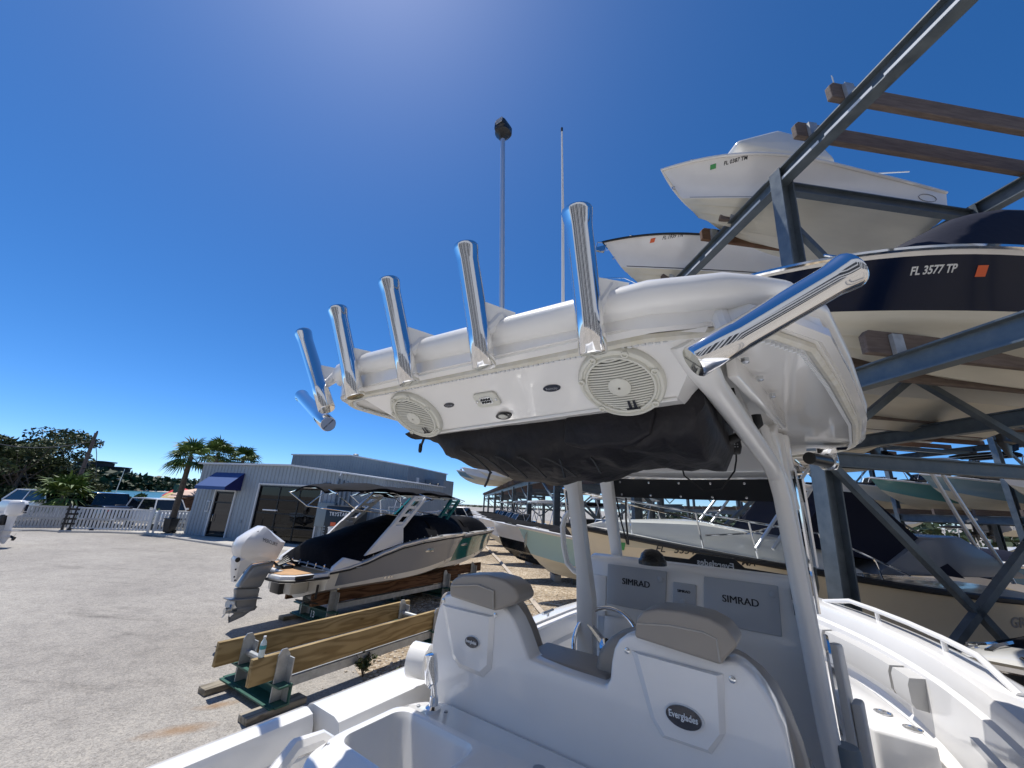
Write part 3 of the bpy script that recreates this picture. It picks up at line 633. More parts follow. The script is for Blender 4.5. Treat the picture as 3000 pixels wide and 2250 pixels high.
for x in (.15,L_*.3):
    b=MB(); b.lathe([(.03,-.04),(.11,-.04),(.11,.04),(.03,.04)],(x,-.12,.11),(0,1,0),12); b.build('caster',M['rubber'],gt)
f0,f1=gz(447,1561),gz(541,1561); pickets('picket_fence','short tall white picket fence between the gate and the shop corner',f0,f1,1.46,9,M['trim'],group='white picket fence along the lane',pw=.14)
p0=gz(178,1558); t=thing('gate_latch_post','dark metal gate post with latch bars between the two picket gates','post',(p0.x,p0.y,0),rad(20))
b=MB(); b.bar((0,0,0),(0,0,1.75),.09,.09); b.bar((.32,.1,.2),(.32,.1,1.6),.07,.07); b.build('pole',M['darkmetal'],t)
b=MB()
for z in (.5,.8,1.1,1.4): b.bar((-.1,0,z),(.5,.1,z),.05,.12)
b.build('latch_bar',M['darkmetal'],t)
# bin
p=gz(492,1562); t=thing('trash_bin','black wheeled trash bin in front of the short white fence','trash bin',(p.x,p.y,0),rad(-15))
b=MB(); b.loft([[Vector((x*sx,y*sy,z)) for x,y in ((-1,-1),(1,-1),(1,1),(-1,1))] for z,sx,sy in ((.06,.23,.2),(.5,.28,.26),(.92,.31,.29))],closed=True,caps=True); b.build('body',M['plast'],t,smooth=0)
b=MB(); b.box((0,0,.96),(.7,.64,.08),bev=.03); b.build('lid',M['plast'],t)
b=MB(); b.tube([(-.28,.35,.9),(.28,.35,.9)],.03); b.build('handle',M['plast'],t)
for x in (-.25,.25):
    b=MB(); b.lathe([(.02,-.05),(.12,-.05),(.12,.05),(.02,.05)],(x,.2,.12),(1,0,0),12); b.build('wheel',M['rubber'],t)
# potted shrub by the gate
p=gz(446,1552); t=thing('potted_plant','small leafy plant behind the gate end post','plant',(p.x,p.y,0)); b=MB(); leaves(b,(0,0,.8),(.35,.35,.8),160,.1,random.Random(4)); b.build('foliage',M['leaf2'],t,smooth=0,merge=None); b=MB(); b.tube([(0,0,0),(0,0,1)],.04,6); b.build('stem',M['bark'],t)
# ================================================ cars
def car(name,label,loc,rz,L,W,H,paint,body,house,kind='suv'):
    """body/house: side outlines as (x,z), x forward 0..L ; house gets glass"""
    t=thing(name,label,'pickup truck' if kind=='pickup' else 'car',loc,rz)
    b=MB(); b.slab([(x,-W/2,z) for x,z in body],(0,W,0),bev=.13,seg=3); b.build('body',paint,t,smooth=50)
    # greenhouse: glass block narrower than the body, roof panel and pillars in paint
    (xa,za),(xb,zb),(xc,zc),(xd,zd)=house   # rear bottom, rear top, front top, front bottom
    def sec(x0,x1,z,w): return [Vector((x0,-w,z)),Vector((x1,-w,z)),Vector((x1,w,z)),Vector((x0,w,z))]
    b=MB(); b.loft([sec(xa,xd,za,W*.46),sec(xb,xc,zb,W*.37)],closed=True,caps=True); b.build('windows',M['smoke'],t,smooth=0)
    b=MB(); b.slab([(xb-.06,-W*.385,zb-.02),(xc+.05,-W*.385,zb-.02),(xc-.05,-W*.385,zb+.07),((xb+xc)/2,-W*.385,zb+.1),(xb,-W*.385,zb+.06)],(0,W*.77,0),bev=.05); b.build('roof',paint,t,smooth=50)
    xm=lerp(xb,xc,.48)
    for sy in (-1,1):
        for (p0x,p0z,p1x,p1z,wd) in ((xa,za,xb,zb,.13),(xd,zd,xc,zc,.09),(xm,(za+zd)/2,xm,zb,.1)):
            MB().bar((p0x,sy*W*.462,p0z),(p1x,sy*W*.373,p1z),wd,.06,up=(0,1,0)).build('pillar',paint,t)
    for x in (L*.18,L*.81):
        for sy in (-1,1):
            b=MB(); r=H*.215; b.lathe([(r*.6,-.11),(r*.95,-.12),(r,-.06),(r,.06),(r*.95,.12),(r*.6,.11)],(x,sy*W*.44,r),(0,1,0),20); wh=b.build('wheel',M['rubber'],t)
            b=MB(); b.lathe([(0,-.09),(r*.2,-.1),(r*.62,-.06),(r*.62,.06),(r*.2,.1),(0,.09)],(x,sy*W*.445,r),(0,1,0),10); b.build('rim',M['steel'],wh)
    for sy in (-1,1):
        b=MB(); b.box((L-.12,sy*W*.39,H*.47),(.22,W*.17,.14),bev=.04); b.build('headlight',M['chrome'] if paint!=M['black'] else M['smoke'],t)
        b=MB(); b.box((.04,sy*W*.4,H*.5),(.14,W*.13,.2),bev=.03); b.build('tail_light',mat('red_lens',(.4,.01,.01),.2),t) if sy<0 or kind=='pickup' else None
        b=MB(); b.box((lerp(xc,xd,.75),sy*(W*.5+.06),za+.12),(.16,.2,.15),bev=.04); b.build('mirror',paint,t)
    b=MB(); b.box((L-.03,0,H*.36),(.12,W*.5,.14),bev=.03); b.box((L-.02,0,H*.2),(.12,W*.8,.1),bev=.03); b.build('grille',M['plast'],t)
    b=MB(); b.box((L+.01,0,H*.27),(.05,.5,.12)); b.build('number_plate',M['trim'],t) if kind!='pickup' else None
    return t
def bodyo(L,H,hood,belt,tail): return [(.05,.28*H/1.7),(L-.05,.28*H/1.7),(L,.55*H/1.7),(L-.12,hood*.93),(L*.74,hood),(L*.66,belt),(L*.06,belt),(0,tail)]
wp=mat('white_car_paint',(.78,.78,.76),.2,coat=.8); sp=mat('silver_car_paint',(.5,.52,.54),.25,metal=.3,coat=.7)
sc=1.42
def place(px,d): p=gd(px,1450,d); return (p.x,p.y,0)
L=4.85*sc; H=1.72*sc
car('parked_car','white SUV with its nose toward the fence, in front of the dark trees',place(72,51),rad(-13),L,1.95*sc,H,wp,bodyo(L,H,1.02*sc,1.12*sc,.7*sc),((.25,1.1*sc),(.95,1.66*sc),(2.9*sc,1.64*sc),(3.5*sc,1.08*sc)))
sc=1.36; L=4.7*sc; H=1.45*sc
car('parked_car','silver sedan parked between the white SUV and the black pickup',place(182,52),rad(-16),L,1.85*sc,H,sp,bodyo(L,H,.86*sc,.95*sc,.7*sc),((.5,.93*sc),(1.4,1.38*sc),(2.8*sc,1.36*sc),(3.5*sc,.9*sc)))
sc=1.28; L=5.9*sc; H=1.92*sc
car('parked_pickup','long black pickup with a crew cab behind the white picket gate',gd(385,1450,43).xy.to_3d(),rad(180-22),L,2.05*sc,H,M['black'],bodyo(L,H,1.18*sc,1.2*sc,.9*sc),((1.75*sc,1.18*sc),(1.95*sc,1.84*sc),(3.6*sc,1.82*sc),(4.35*sc,1.18*sc)),'pickup')
sc=1.2; L=4.8*sc; H=1.86*sc
car('parked_car','white boxy SUV with black windows behind the palm trunk',gd(425,1450,45).xy.to_3d(),rad(-22),L,1.95*sc,H,wp,bodyo(L,H,1.12*sc,1.15*sc,.9*sc),((.1,1.13*sc),(.2,1.78*sc),(2.9*sc,1.78*sc),(3.3*sc,1.13*sc)))
# beach umbrellas right of the palm
for px,py,d,m_,lb,r in ((535,1437,52,mat('red_cloth',(.6,.03,.04),.7),'red beach umbrella between the palm trunk and the shop',1.5),(520,1446,50,mat('yellow_cloth',(.62,.5,.22),.7),'faded yellow umbrella below the red one',1.3),(572,1440,47,mat('peach_cloth',(.72,.50,.38),.7),'peach coloured umbrella touching the shop corner',1.9)):
    p=gd(px,py,d); t=thing('beach_umbrella',lb,'umbrella',(p.x,p.y,0),0,'umbrellas by the water'); b=MB(); b.lathe([(0,p.z+.25),(r*.55,p.z),(r,p.z-.55),(r*.98,p.z-.57),(r*.5,p.z-.04),(0,p.z+.2)],(0,0,0),n=12); b.build('canopy',m_,t,smooth=0); b=MB(); b.tube([(0,0,0),(0,0,p.z)],.04,6); b.build('pole',M['trim'],t)
p=gd(565,1500,46); t=thing('wooden_kiosk','brown wooden kiosk under the umbrellas by the shop','kiosk',(p.x,p.y,0),rad(-15)); b=MB(); b.box((0,0,1.2),(2.6,2,2.4)); b.build('wall',M['woodred'],t); b=MB(); b.box((0,0,2.45),(3,2.4,.12)); b.build('roof',M['wood2'],t)
p=gd(508,1470,50); t=thing('green_gate_post','dark green lattice post left of the umbrellas','post',(p.x,p.y,0)); b=MB(); b.bar((0,0,0),(0,0,3.4),.5,.3); b.build('panel',M['green'],t); b=MB(); b.bar((.6,0,0),(.6,0,3.3),.08,.08); b.bar((0,0,3.2),(.6,0,3.2),.06,.06); b.build('frame',M['darkmetal'],t)
# ================================================ hulls
class Hull:
    def __init__(s,L,b,ds,db,zc=.36,bc=.86,s0=.3,p=2.2,kx=.84,cx=.93,flare=.09,zs=None,st=1.5,kz=.36,cz=.62,tuck=.06):
        s.__dict__.update(L=L,b=b,ds=ds,db=db,zc=zc,bc=bc,s0=s0,p=p,kx=kx,cx=cx,fl=flare,zsf=zs,st=st,kz=kz,cz=cz,tuck=tuck)
    def sheer(s,u):
        y=s.b*(1-max(0,(u-s.s0)/(1-s.s0))**s.p)*(1-s.tuck*max(0,1-u/.3)**2)
        z=s.zsf(u) if s.zsf else s.ds+(s.db-s.ds)*u**s.st
        return Vector((s.L*u,max(0,y),z))
    def chine(s,u):
        y=s.bc*s.b*(1-max(0,(u-.32)/.68)**1.75)
        return Vector((s.L*s.cx*u,max(0,y),s.zc*s.ds+(s.cz*s.db-s.zc*s.ds)*max(0,(u-.35)/.65)**2))
    def keel(s,u): return Vector((s.L*s.kx*u,0,s.kz*s.db*max(0,(u-.5)/.5)**2.4))
    def top(s,u,t):
        c=s.chine(u);h=s.sheer(u); q=c.lerp(h,t); q.y-=s.fl*s.b*math.sin(math.pi*t)*u**1.5*(1-u)**.5*2; q.y=max(0,q.y); return q
    def side(s,x,z,off=.004,sg=1):
        u=min(1,max(0,x/s.L)); t=.5
        for _ in range(30):
            c=s.chine(u);h=s.sheer(u); t=min(1,max(0,(z-c.z)/max(.01,h.z-c.z))); q=s.top(u,t); u=min(1,max(0,u+(x-q.x)/s.L))
        q=s.top(u,t); e=s.top(min(1,u+.01),t)-s.top(max(0,u-.01),t); n=Vector((-e.y,e.x,0)); n=n.normalized() if n.length>1e-6 else Vector((0,1,0))
        q=q+n*off; return Vector((x+n.x*off,sg*q.y,z))
    def build(s,parent,mats,band=lambda u,t:1,nt=10,ns=34,name='hull'):
        U=[1-(1-i/ns)**1.25 for i in range(ns+1)]
        mb=MB()
        for sg in (1,-1):
            secs=[];T=[]
            for u in U:
                K=s.keel(u);C=s.chine(u); w_=min(1,(1-u)*6)
                row=[K]
                for a in (.36,.70):
                    q=K.lerp(C,a); row.append(q.copy()); q2=K.lerp(C,a+.045); q2.z=q.z-.004*w_; row.append(q2)
                q=C.copy(); q.y=max(0,q.y-.05*w_*s.b); q.z-=.02*w_; row.append(q)
                row+= [s.top(u,k/nt) for k in range(nt+1)]
                secs.append([Vector((p.x,sg*p.y,p.z)) for p in row])
            nb=6
            mb.loft(secs,mf=lambda i,k:0 if k<nb else band((U[i]+U[i+1])/2,(k-nb+.5)/nt))
        r0=[s.keel(0)]+[s.chine(0)]+[s.top(0,k/nt) for k in range(nt+1)]
        mb.add([Vector((p.x,p.y,p.z)) for p in r0]+[Vector((p.x,-p.y,p.z)) for p in r0[::-1]],[list(range(2*len(r0)))],1)
        return mb.build(name,mats,parent,smooth=42)
    def rub(s,parent,m,r=.03,dz=-.02,n=40,name='rub_rail'):
        mb=MB(); pts=[s.sheer(1-(1-i/n)**1.2) for i in range(n+1)]
        P=[Vector((p.x,p.y,p.z+dz)) for p in pts]; P[-1].x+=r*.5
        Q=[Vector((p.x,-p.y,p.z)) for p in P[:-1]][::-1]
        mb.tube(P+Q,r,6,flat=1.0); return mb.build(name,m,parent)
    def line(s,parent,m,t,u0=.02,u1=.985,hw=.012,name='pin_stripe'):
        mb=MB(); n=40
        for sg in (1,-1):
            A=[];B=[]
            for i in range(n+1):
                u=lerp(u0,u1,i/n); a=s.top(u,t-hw); c=s.top(u,t+hw)
                for q in (a,c): q.y=sg*(q.y+.004)
                A.append(a);B.append(c)
            mb.loft([A,B])
        return mb.build(name,m,parent)
    def deck(s,parent,m,u0=0,camber=.06,dz=.0,name='deck'):
        mb=MB(); n=30; secs=[]
        for i in range(n+1):
            u=lerp(u0,1,i/n); h=s.sheer(u); row=[]
            for k in range(9):
                f=-1+k/4; row.append(Vector((h.x,h.y*f,h.z+dz+camber*(1-f*f)*min(1,h.y*3))))
            secs.append(row)
        mb.loft(secs); return mb.build(name,m,parent)
    def letters(s,parent,txt,x,z,size,m,sg=1,name='registration_number',off=.012,slope=0.,sp=1.0,sh=0.):
        mb=MB(); w_=tw(txt,off)*size
        # port side (sg=1) is read with the bow at the left, starboard with the bow at the right
        f=(lambda a,c,d:s.side(x+(w_/2-a if sg>0 else a-w_/2)*sp+sh*c,z+c+slope*(a-w_/2),.006+d,sg))
        mb.text(txt,size,f,off=off,depth=.004); return mb.build(name,m,parent,smooth=0,merge=None)
    def decal(s,parent,x,z,w,h,m,sg=1,name='registration_sticker',sh=0.):
        mb=MB(); n=3
        A=[s.side(x-w/2+w*i/n-sh*h/2,z-h/2,.008,sg) for i in range(n+1)];B=[s.side(x-w/2+w*i/n+sh*h/2,z+h/2,.008,sg) for i in range(n+1)]
        mb.loft([A,B]); return mb.build(name,m,parent,smooth=0,merge=None)
    def rail(s,parent,m,u0,u1,h,inset=.12,nst=5,name='bow_rail',r=.016):
        n=20; top=[]
        for sg in (1,-1):
            L_=[]
            for i in range(n+1):
                u=lerp(u0,u1,i/n); q=s.sheer(u); L_.append(Vector((q.x,sg*max(.05,q.y-inset),q.z+h*min(1,.25+i/n*3))))
            top.append(L_)
        mb=MB(); mb.tube(top[0]+top[1][::-1],r,6); ra=mb.build(name,m,parent)
        for L_ in top:
            for k in range(nst):
                i=int(lerp(2,n-(L_ is top[1]),k/(nst-1))); q=L_[i]; u=lerp(u0,u1,i/n); MB().tube([Vector((q.x-.08,q.y,s.sheer(u).z)),q],r*.9,6).build('stanchion',m,ra)
        return ra
def outboard(parent,x,y,z,sc,cowl,leg):
    """simple outboard hung at transom; x forward"""
    b=MB(); b.loft([[Vector((x+(cx_+px_*lx)*sc,y+py_*ly*sc,z+h*sc)) for px_,py_ in ((-1,-.55),(-.55,-1),(.6,-1),(1,-.6),(1,.6),(.6,1),(-.55,1),(-1,.55))] for h,cx_,lx,ly in ((.25,-.28,.20,.16),(.35,-.3,.27,.22),(.7,-.32,.30,.235),(.86,-.3,.25,.2),(.92,-.28,.16,.13))],closed=True,caps=True); o=b.build('outboard_cowl',cowl,parent)
    b=MB(); b.loft([[Vector((x+(cx_+px_*lx)*sc,y+py_*ly*sc,z+h*sc)) for px_,py_ in ((-1,0),(-.6,-1),(.6,-1),(1,0),(.6,1),(-.6,1))] for h,cx_,lx,ly in ((.27,-.28,.17,.12),(-.25,-.3,.13,.075),(-.42,-.3,.17,.05),(-.6,-.29,.15,.055),(-.72,-.29,.17,.04),(-.95,-.33,.06,.012))],closed=True,caps=True)
    b.bar((x-.72*sc,y,z-.4*sc),(x-.1*sc,y,z-.4*sc),.26*sc,.02*sc); b.lathe([(0,-.25*sc),(.055*sc,-.1*sc),(.07*sc,.1*sc),(.04*sc,.26*sc),(0,.28*sc)],(x-.32*sc,y,z-.66*sc),(-1,0,0),10); g=b.build('outboard_leg',leg,parent)
    b=MB()
    for k in range(3):
        a=k*2.09; u=Vector((0,math.cos(a),math.sin(a))); v=Vector((.5,-math.sin(a),math.cos(a)))*.09*sc; c=Vector((x-.6*sc,y,z-.66*sc)); b.add([c-v*.3,c+u*.1*sc-v,c+u*.2*sc,c+u*.12*sc+v,c+v*.3],[[0,1,2,3,4]])
    b.build('propeller',M['darkmetal'],g,merge=None)
    b=MB(); b.box((x-.05*sc,y,z+.05*sc),(.2*sc,.26*sc,.45*sc),bev=.02); b.build('outboard_bracket',M['plast'],parent); return o
GB='boats stored on the steel racks'
def boat(name,label,loc,rz,H,hm,bandf=lambda u,t:1,group=None,cat='boat',deck='gel',cover=None,rub='rubber',lines=(),rail=None,ttop=None,windshield=None,engine=None,cuddy=None,anchor=False,console=None,eyes=True,cleat=True,rubr=.03):
    t=thing(name,label,cat,loc,rz,group); t['H']=0; del t['H']
    h=H.build(t,[M[k] for k in hm],bandf); H.rub(t,M[rub],r=rubr); H.deck(t,M[deck])
    for a in lines: H.line(t,M[a[1]],a[0],*(a[2:]))
    if cover:
        u0,u1,hh,mname=cover; mb=MB(); n=14; secs=[]
        for i in range(n+1):
            f=i/n; u=lerp(u0,u1,f); q=H.sheer(u); k=math.sin(math.pi*min(1,f*1.02+.0))**.55; row=[]
            for j in range(13):
                g=-1+j/6; row.append(Vector((q.x,(q.y-.06)*g,q.z+.04+hh*k*(1-abs(g)**2.6)+.03*noise.noise(Vector((q.x*2,g*2,hh))))))
            secs.append(row)
        mb.loft(secs); mb.build('canvas_cover',M[mname],t)
    if cuddy:
        u0,u1,hh,f=cuddy; mb=MB(); n=16; secs=[]
        for i in range(n+1):
            a=i/n; u=lerp(u0,u1,a); q=H.sheer(u); k=min(1,(1-a)*2.2)**.7*min(1,a*8+.3); w_=(q.y-.22*H.b)*1.0; row=[]
            for g,zz in ((-1,0),(-.96,.5),(-.86,.86),(-.6,.97),(0,1.05),(.6,.97),(.86,.86),(.96,.5),(1,0)): row.append(Vector((q.x,max(.02,w_)*g,q.z+.03+hh*k*zz)))
            secs.append(row)
        mb.loft(secs,caps=True); mb.build('cabin_top',M['gel2' if deck=='gel2' else 'gel'],t)
    if windshield:
        u,wd,hh,lean,fm=windshield; q=H.sheer(u); w_=q.y*wd; x0=q.x;z0=q.z+(cuddy[2] if cuddy else .1)
        P=[(x0-.9,-w_),(x0-.15,-w_*.86),(x0+.1,0),(x0-.15,w_*.86),(x0-.9,w_)]
        lo=[Vector((a,c,z0)) for a,c in P]; hi=[Vector((a-lean,c*.9,z0+hh)) for a,c in P]
        mb=MB(); mb.loft([lo,hi]); g=mb.build('windshield',M['smoke' if fm=='dark' else 'glass'],t,merge=None)
        mb=MB(); mb.tube(hi,.022,6); mb.tube(lo,.018,6)
        for a,c in zip(lo,hi): mb.tube([a,c],.018,6)
        mb.build('frame',M['alu'],g)
    if ttop:
        u,ln,wd,hh,mname=ttop; q=H.sheer(u); x0,z0=q.x,q.z+hh
        mb=MB(); secs=[]
        for i in range(9):
            f=i/8; e=math.sin(math.pi*min(1,max(0,f*.94+.03)))**.25; secs.append([Vector((x0-ln*f,wd*g*e,z0+.10*math.sin(math.pi*f)+.05*(1-g*g))) for g in (-1,-.8,-.4,0,.4,.8,1)]+[Vector((x0-ln*f,wd*g*e,z0-.03)) for g in (1,0,-1)])
        mb.loft(secs,closed=True,caps=True); tp=mb.build('top_canopy',M[mname],t)
        for sy in (-1,1):
            for a,c in ((.15,.35),(.8,.62)):
                mb=MB(); mb.tube([(x0-ln*a,wd*.9*sy,z0),(x0-ln*(c),wd*.8*sy,q.z-.1)],.024,6); mb.build('top_leg',M['alu'],t)
        mb=MB()
        for a in (.12,.5,.88): mb.tube([(x0-ln*a,-wd*.95,z0-.05),(x0-ln*a,wd*.95,z0-.05)],.02,6)
        mb.build('top_frame',M['alu'],t)
    if console:
        u,mname=console; q=H.sheer(u); mb=MB(); mb.slab([(q.x-.5,-.45,q.z-.1),(q.x+.5,-.45,q.z-.1),(q.x+.3,-.45,q.z+.45),(q.x,-.45,q.z+.6),(q.x-.35,-.45,q.z+.5)],(0,.9,0),bev=.08); mb.build('console',M[mname],t)
    if rail: H.rail(t,M['chrome'],*rail)
    if engine:
        n,sc,cm=engine
        for k in range(n): outboard(t,-.05,(k-(n-1)/2)*.7,H.ds*.72,sc,M[cm],M['engsilver'] if cm!='plast' else M['plast'])
    if anchor:
        q=H.sheer(1.0); mb=MB(); mb.slab([(q.x-.1,-.03,q.z-.1),(q.x+.22,-.03,q.z-.24),(q.x+.2,-.03,q.z-.34),(q.x-.02,-.03,q.z-.36)],(0,.06,0),bev=.01); mb.slab([(q.x-.08,-.16,q.z-.16),(q.x+.16,-.02,q.z-.2),(q.x+.1,.02,q.z-.34),(q.x-.1,.18,q.z-.38)],(.02,0,-.02)); mb.tube([(q.x-.5,0,q.z+.03),(q.x+.15,0,q.z-.05),(q.x+.2,0,q.z-.25)],.02,6); mb.build('anchor',M['steel'],t,smooth=0)
    if eyes:
        c=H.chine(1); k=H.keel(1); mb=MB(); p=c.lerp(H.sheer(1),.35); mb.tube([p+Vector((.0,0,.03)),p+Vector((.05,0,.02)),p+Vector((.05,0,-.03)),p+Vector((0,0,-.03))],.012,6); mb.build('bow_eye',M['steel'],t)
    if cleat:
        mb=MB()
        for u in (.9,.45):
            for sg in (-1,1):
                q=H.sheer(u); y=sg*max(.05,q.y-.08); mb.bar((q.x-.1,y,q.z+.06),(q.x+.1,y,q.z+.06),.02,.02); mb.bar((q.x,y,q.z),(q.x,y,q.z+.06),.03,.02)
        mb.build('cleat',M['steel'],t)
    return t
# ================================================ racks
def rkthing(name,label): return thing(name,label,'boat rack',(0,0,0),RKF.rz)
def lv(a,c,z): return Vector((a,-c,z))
TOP,LV2,D1,D2=8.72,4.92,5.0,9.0
ra=rkthing('boat_rack','tall three level galvanised steel boat rack on the right, nearest the camera')
def beam(t,name,p0,p1,w,h,m='galv',kind='I',up=(0,0,1),tt=.016):
    b=MB(); b.ibeam(p0,p1,w,h,tt,up,kind=kind); return b.build(name,M[m],t,smooth=0,merge=None)
colA=[4.75,11.0,17.3]
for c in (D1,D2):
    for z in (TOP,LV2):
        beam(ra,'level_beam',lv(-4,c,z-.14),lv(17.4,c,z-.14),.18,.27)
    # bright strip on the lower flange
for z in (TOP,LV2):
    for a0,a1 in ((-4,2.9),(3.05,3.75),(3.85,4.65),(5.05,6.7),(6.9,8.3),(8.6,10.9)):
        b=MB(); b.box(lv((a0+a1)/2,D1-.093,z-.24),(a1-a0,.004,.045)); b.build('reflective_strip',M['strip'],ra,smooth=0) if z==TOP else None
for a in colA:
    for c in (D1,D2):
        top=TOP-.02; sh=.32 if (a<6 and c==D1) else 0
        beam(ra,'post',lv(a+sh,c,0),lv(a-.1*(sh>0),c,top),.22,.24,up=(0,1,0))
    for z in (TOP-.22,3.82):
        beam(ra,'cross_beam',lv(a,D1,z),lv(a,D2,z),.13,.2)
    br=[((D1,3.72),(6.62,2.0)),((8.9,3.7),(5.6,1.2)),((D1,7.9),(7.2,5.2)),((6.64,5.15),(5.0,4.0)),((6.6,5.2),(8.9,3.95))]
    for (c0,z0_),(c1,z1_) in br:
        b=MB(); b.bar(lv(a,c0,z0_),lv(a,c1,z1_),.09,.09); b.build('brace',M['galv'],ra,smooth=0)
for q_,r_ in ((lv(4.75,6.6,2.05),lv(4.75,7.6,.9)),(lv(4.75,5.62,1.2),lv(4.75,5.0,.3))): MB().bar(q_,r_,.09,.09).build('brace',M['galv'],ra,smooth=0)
def bunk(t,a,c0,c1,z,m='wood2',w=.085,h=.30):
    b=MB(); P=[(c0,z),(c0,z+h-.07),(c0+.07,z+h),(c1-.07,z+h),(c1,z+h-.07),(c1,z)]
    b.slab([lv(a-w/2,c,zz) for c,zz in P],(w,0,0),bev=.012)
    o=b.build('bunk_timber',M[m],t,smooth=0)
    b=MB()
    for c in (D1,):
        b.box(lv(a-w/2-.03,c-.02,z+.12),(.05,.14,.26)); 
    b.build('angle_bracket',M['galvl'],o,smooth=0); return o
M['wood2c']=mat('weathered_timber_cross',(.105,.08,.07),.85,c2=(.20,.155,.13),vs=2.2,stretch=(13,1.2,13),detail=8,bump=.4,bs=10,dist=.01)
M['woodredc']=mat('brown_timber_cross',(.11,.055,.03),.8,c2=(.20,.11,.065),vs=2.2,stretch=(13,1.2,13),detail=8,bump=.4,bs=10,dist=.01)
for a,m in ((3.42,'wood2c'),(4.02,'wood2c'),(5.88,'wood2c'),(6.5,'woodredc'),(8.25,'wood2c'),(9.0,'woodredc'),(10.9,'wood2c'),(11.6,'wood2c')): bunk(ra,a,4.72,9.25,TOP,m)
for a in (3.68,4.4,6.3,7.05,8.95,9.7,11.6,12.3): bunk(ra,a,4.6,9.35,LV2,'wood2c')
b=MB(); b.box(lv(3.42,4.86,TOP+.42),(.012,.05,.14),M=Matrix.Rotation(.5,3,'Z')); b.build('bent_tab',M['strip'],ra,smooth=0)
# far part of the row: two levels
rf=rkthing('boat_rack','long two level steel rack running away down the right side of the aisle')
far=[20.7,29.2,38.1,49,59,73,87]
for c in (D1,10.2):
    beam(rf,'level_beam',lv(17.6,c,LV2-.14),lv(88,c,LV2-.14),.2,.42)
    for k,a in enumerate(far): beam(rf,'post',lv(a,c,0),lv(a,c,LV2-.2 if k<6 else LV2+.6),.3,.32,up=(0,1,0))
beam(rf,'level_beam',lv(17.6,10.2,3.3),lv(88,10.2,3.3),.14,.3)
for a in far:
    beam(rf,'cross_beam',lv(a,D1,LV2-.75),lv(a,10.2,LV2-.75),.14,.25)
    for c_ in (D1,10.2): MB().bar(lv(a,c_,4.1),lv(a,7.6,2.2),.1,.1).build('brace',M['galv'],rf,smooth=0)
for a,a2 in zip(far,far[1:]):
    for q_,r_ in ((lv(a,D1+.05,3.1),lv(a+(a2-a)*.5,D1+.05,4.6)),(lv(a,10.2,4.4),lv(a2,10.2,2.2))): MB().bar(q_,r_,.1,.08).build('brace',M['galv'],rf,smooth=0)
a=18.6
while a<86:
    b=MB(); b.box(lv(a,7.6,LV2+.17),(.16,6.2,.34)); b.build('bunk_timber',M['wood2c'],rf,smooth=0); a+=1.25
# second row of racks seen through the first
rs=rkthing('boat_rack','second row of steel racks seen through the first one, further right')
E1,E2,ZB=21.5,27,3.55
for c in (E1,E2):
    for z in (ZB,ZB+3.7): beam(rs,'level_beam',lv(-6,c,z-.16),lv(62,c,z-.16),.2,.3)
    for a in (8.4,13.2,17.5,23,29,36,44,52): beam(rs,'post',lv(a,c,0),lv(a,c,ZB+3.6),.2,.22,up=(0,1,0))
for a in (8.4,13.2,17.5,23,29,36,44,52):
    beam(rs,'cross_beam',lv(a,E1,ZB+3.3),lv(a,E2,ZB+3.3),.12,.2)
    for q_,r_ in ((lv(a,E1,ZB+3.2),lv(a,24,ZB+.6)),(lv(a,E2,ZB+3.2),lv(a,24,ZB+.6)),(lv(a,E1,ZB-.4),lv(a,E2,.3))): MB().bar(q_,r_,.08,.08).build('brace',M['galv'],rs,smooth=0)
a=7.
while a<54:
    for z in (ZB,ZB+3.7):
        b=MB(); b.box(lv(a,24.2,z+.12),(.1,6.2,.24)); b.build('bunk_timber',M['woodredc' if z>5 else 'wood2c'],rs,smooth=0)
    a+=1.45
# ================================================ boats on and under the racks
BR=RKF.rz+math.pi/2+0   # local x towards the aisle (-cross)
def rboat(a,cbow,z,H,**k):
    p=RKF.M@lv(a,cbow+H.L,z); return boat(loc=p,rz=RKF.rz+math.pi/2,H=H,**k)
wb=('bottom','gel','navy')
H=Hull(5.3,1.05,.72,1.36,s0=.42,p=2.7,flare=.14,kz=.16,cz=.48,kx=.87)
t=rboat(5.95,3.62,8.55,H,name='bay_boat',label='white bay boat registered FL 0387 TM on the top level of the rack',hm=('bottom','gel','navy'),group=GB,rub='gel',lines=((.04,'gelgrey',.1,.97,.008),),console=(.5,'gel'),engine=(1,1.0,'gel'))
H.letters(t,'FL 0387 TM',4.15,1.06,.072,M['letblack'],1,sh=.3); H.decal(t,4.49,1.085,.085,.07,M['greend'],1,sh=.3)
b=MB(); b.tube([H.side(.45+.2*math.cos(k*.524),.52+.07*math.sin(k*.524),.006) for k in range(12)],.006,4,closed=True); b.build('oval_emblem',M['gelgrey'],t)
mb=MB(); mb.slab([(1.7,-.6,1.6),(3.9,-.6,1.55),(4.0,-.6,1.75),(3.0,-.6,2.25),(2.1,-.6,2.15)],(0,1.2,0),bev=.15,seg=3); mb.build('console_cover',M['gel2'],t)
mb=MB(); mb.tube([(1.6,.5,1.3),(1.2,.6,1.35),(.4,.8,1.35)],.012,5); mb.build('whip_antenna',M['letwhite'],t)
H=Hull(6.9,1.2,.9,1.5,s0=.42,p=2.7,flare=.12,kz=.2,cz=.5,kx=.86)
t=rboat(8.5,3.25,8.5,H,name='centre_console_boat',label='white boat with black rub rail registered FL 1939 TN on the top rack level',hm=wb,group=GB,rub='rubber',lines=((.05,'letblack',.05,.975,.014),),anchor=True,windshield=(.5,.6,.5,.3,'dark'),engine=(1,1.1,'gel'))
H.letters(t,'FL 1939 TN',5.35,1.22,.09,M['letblack'],1); H.decal(t,5.78,1.24,.10,.08,M['orange'],1)
H=Hull(6.8,1.2,.95,1.6,s0=.42,p=2.7)
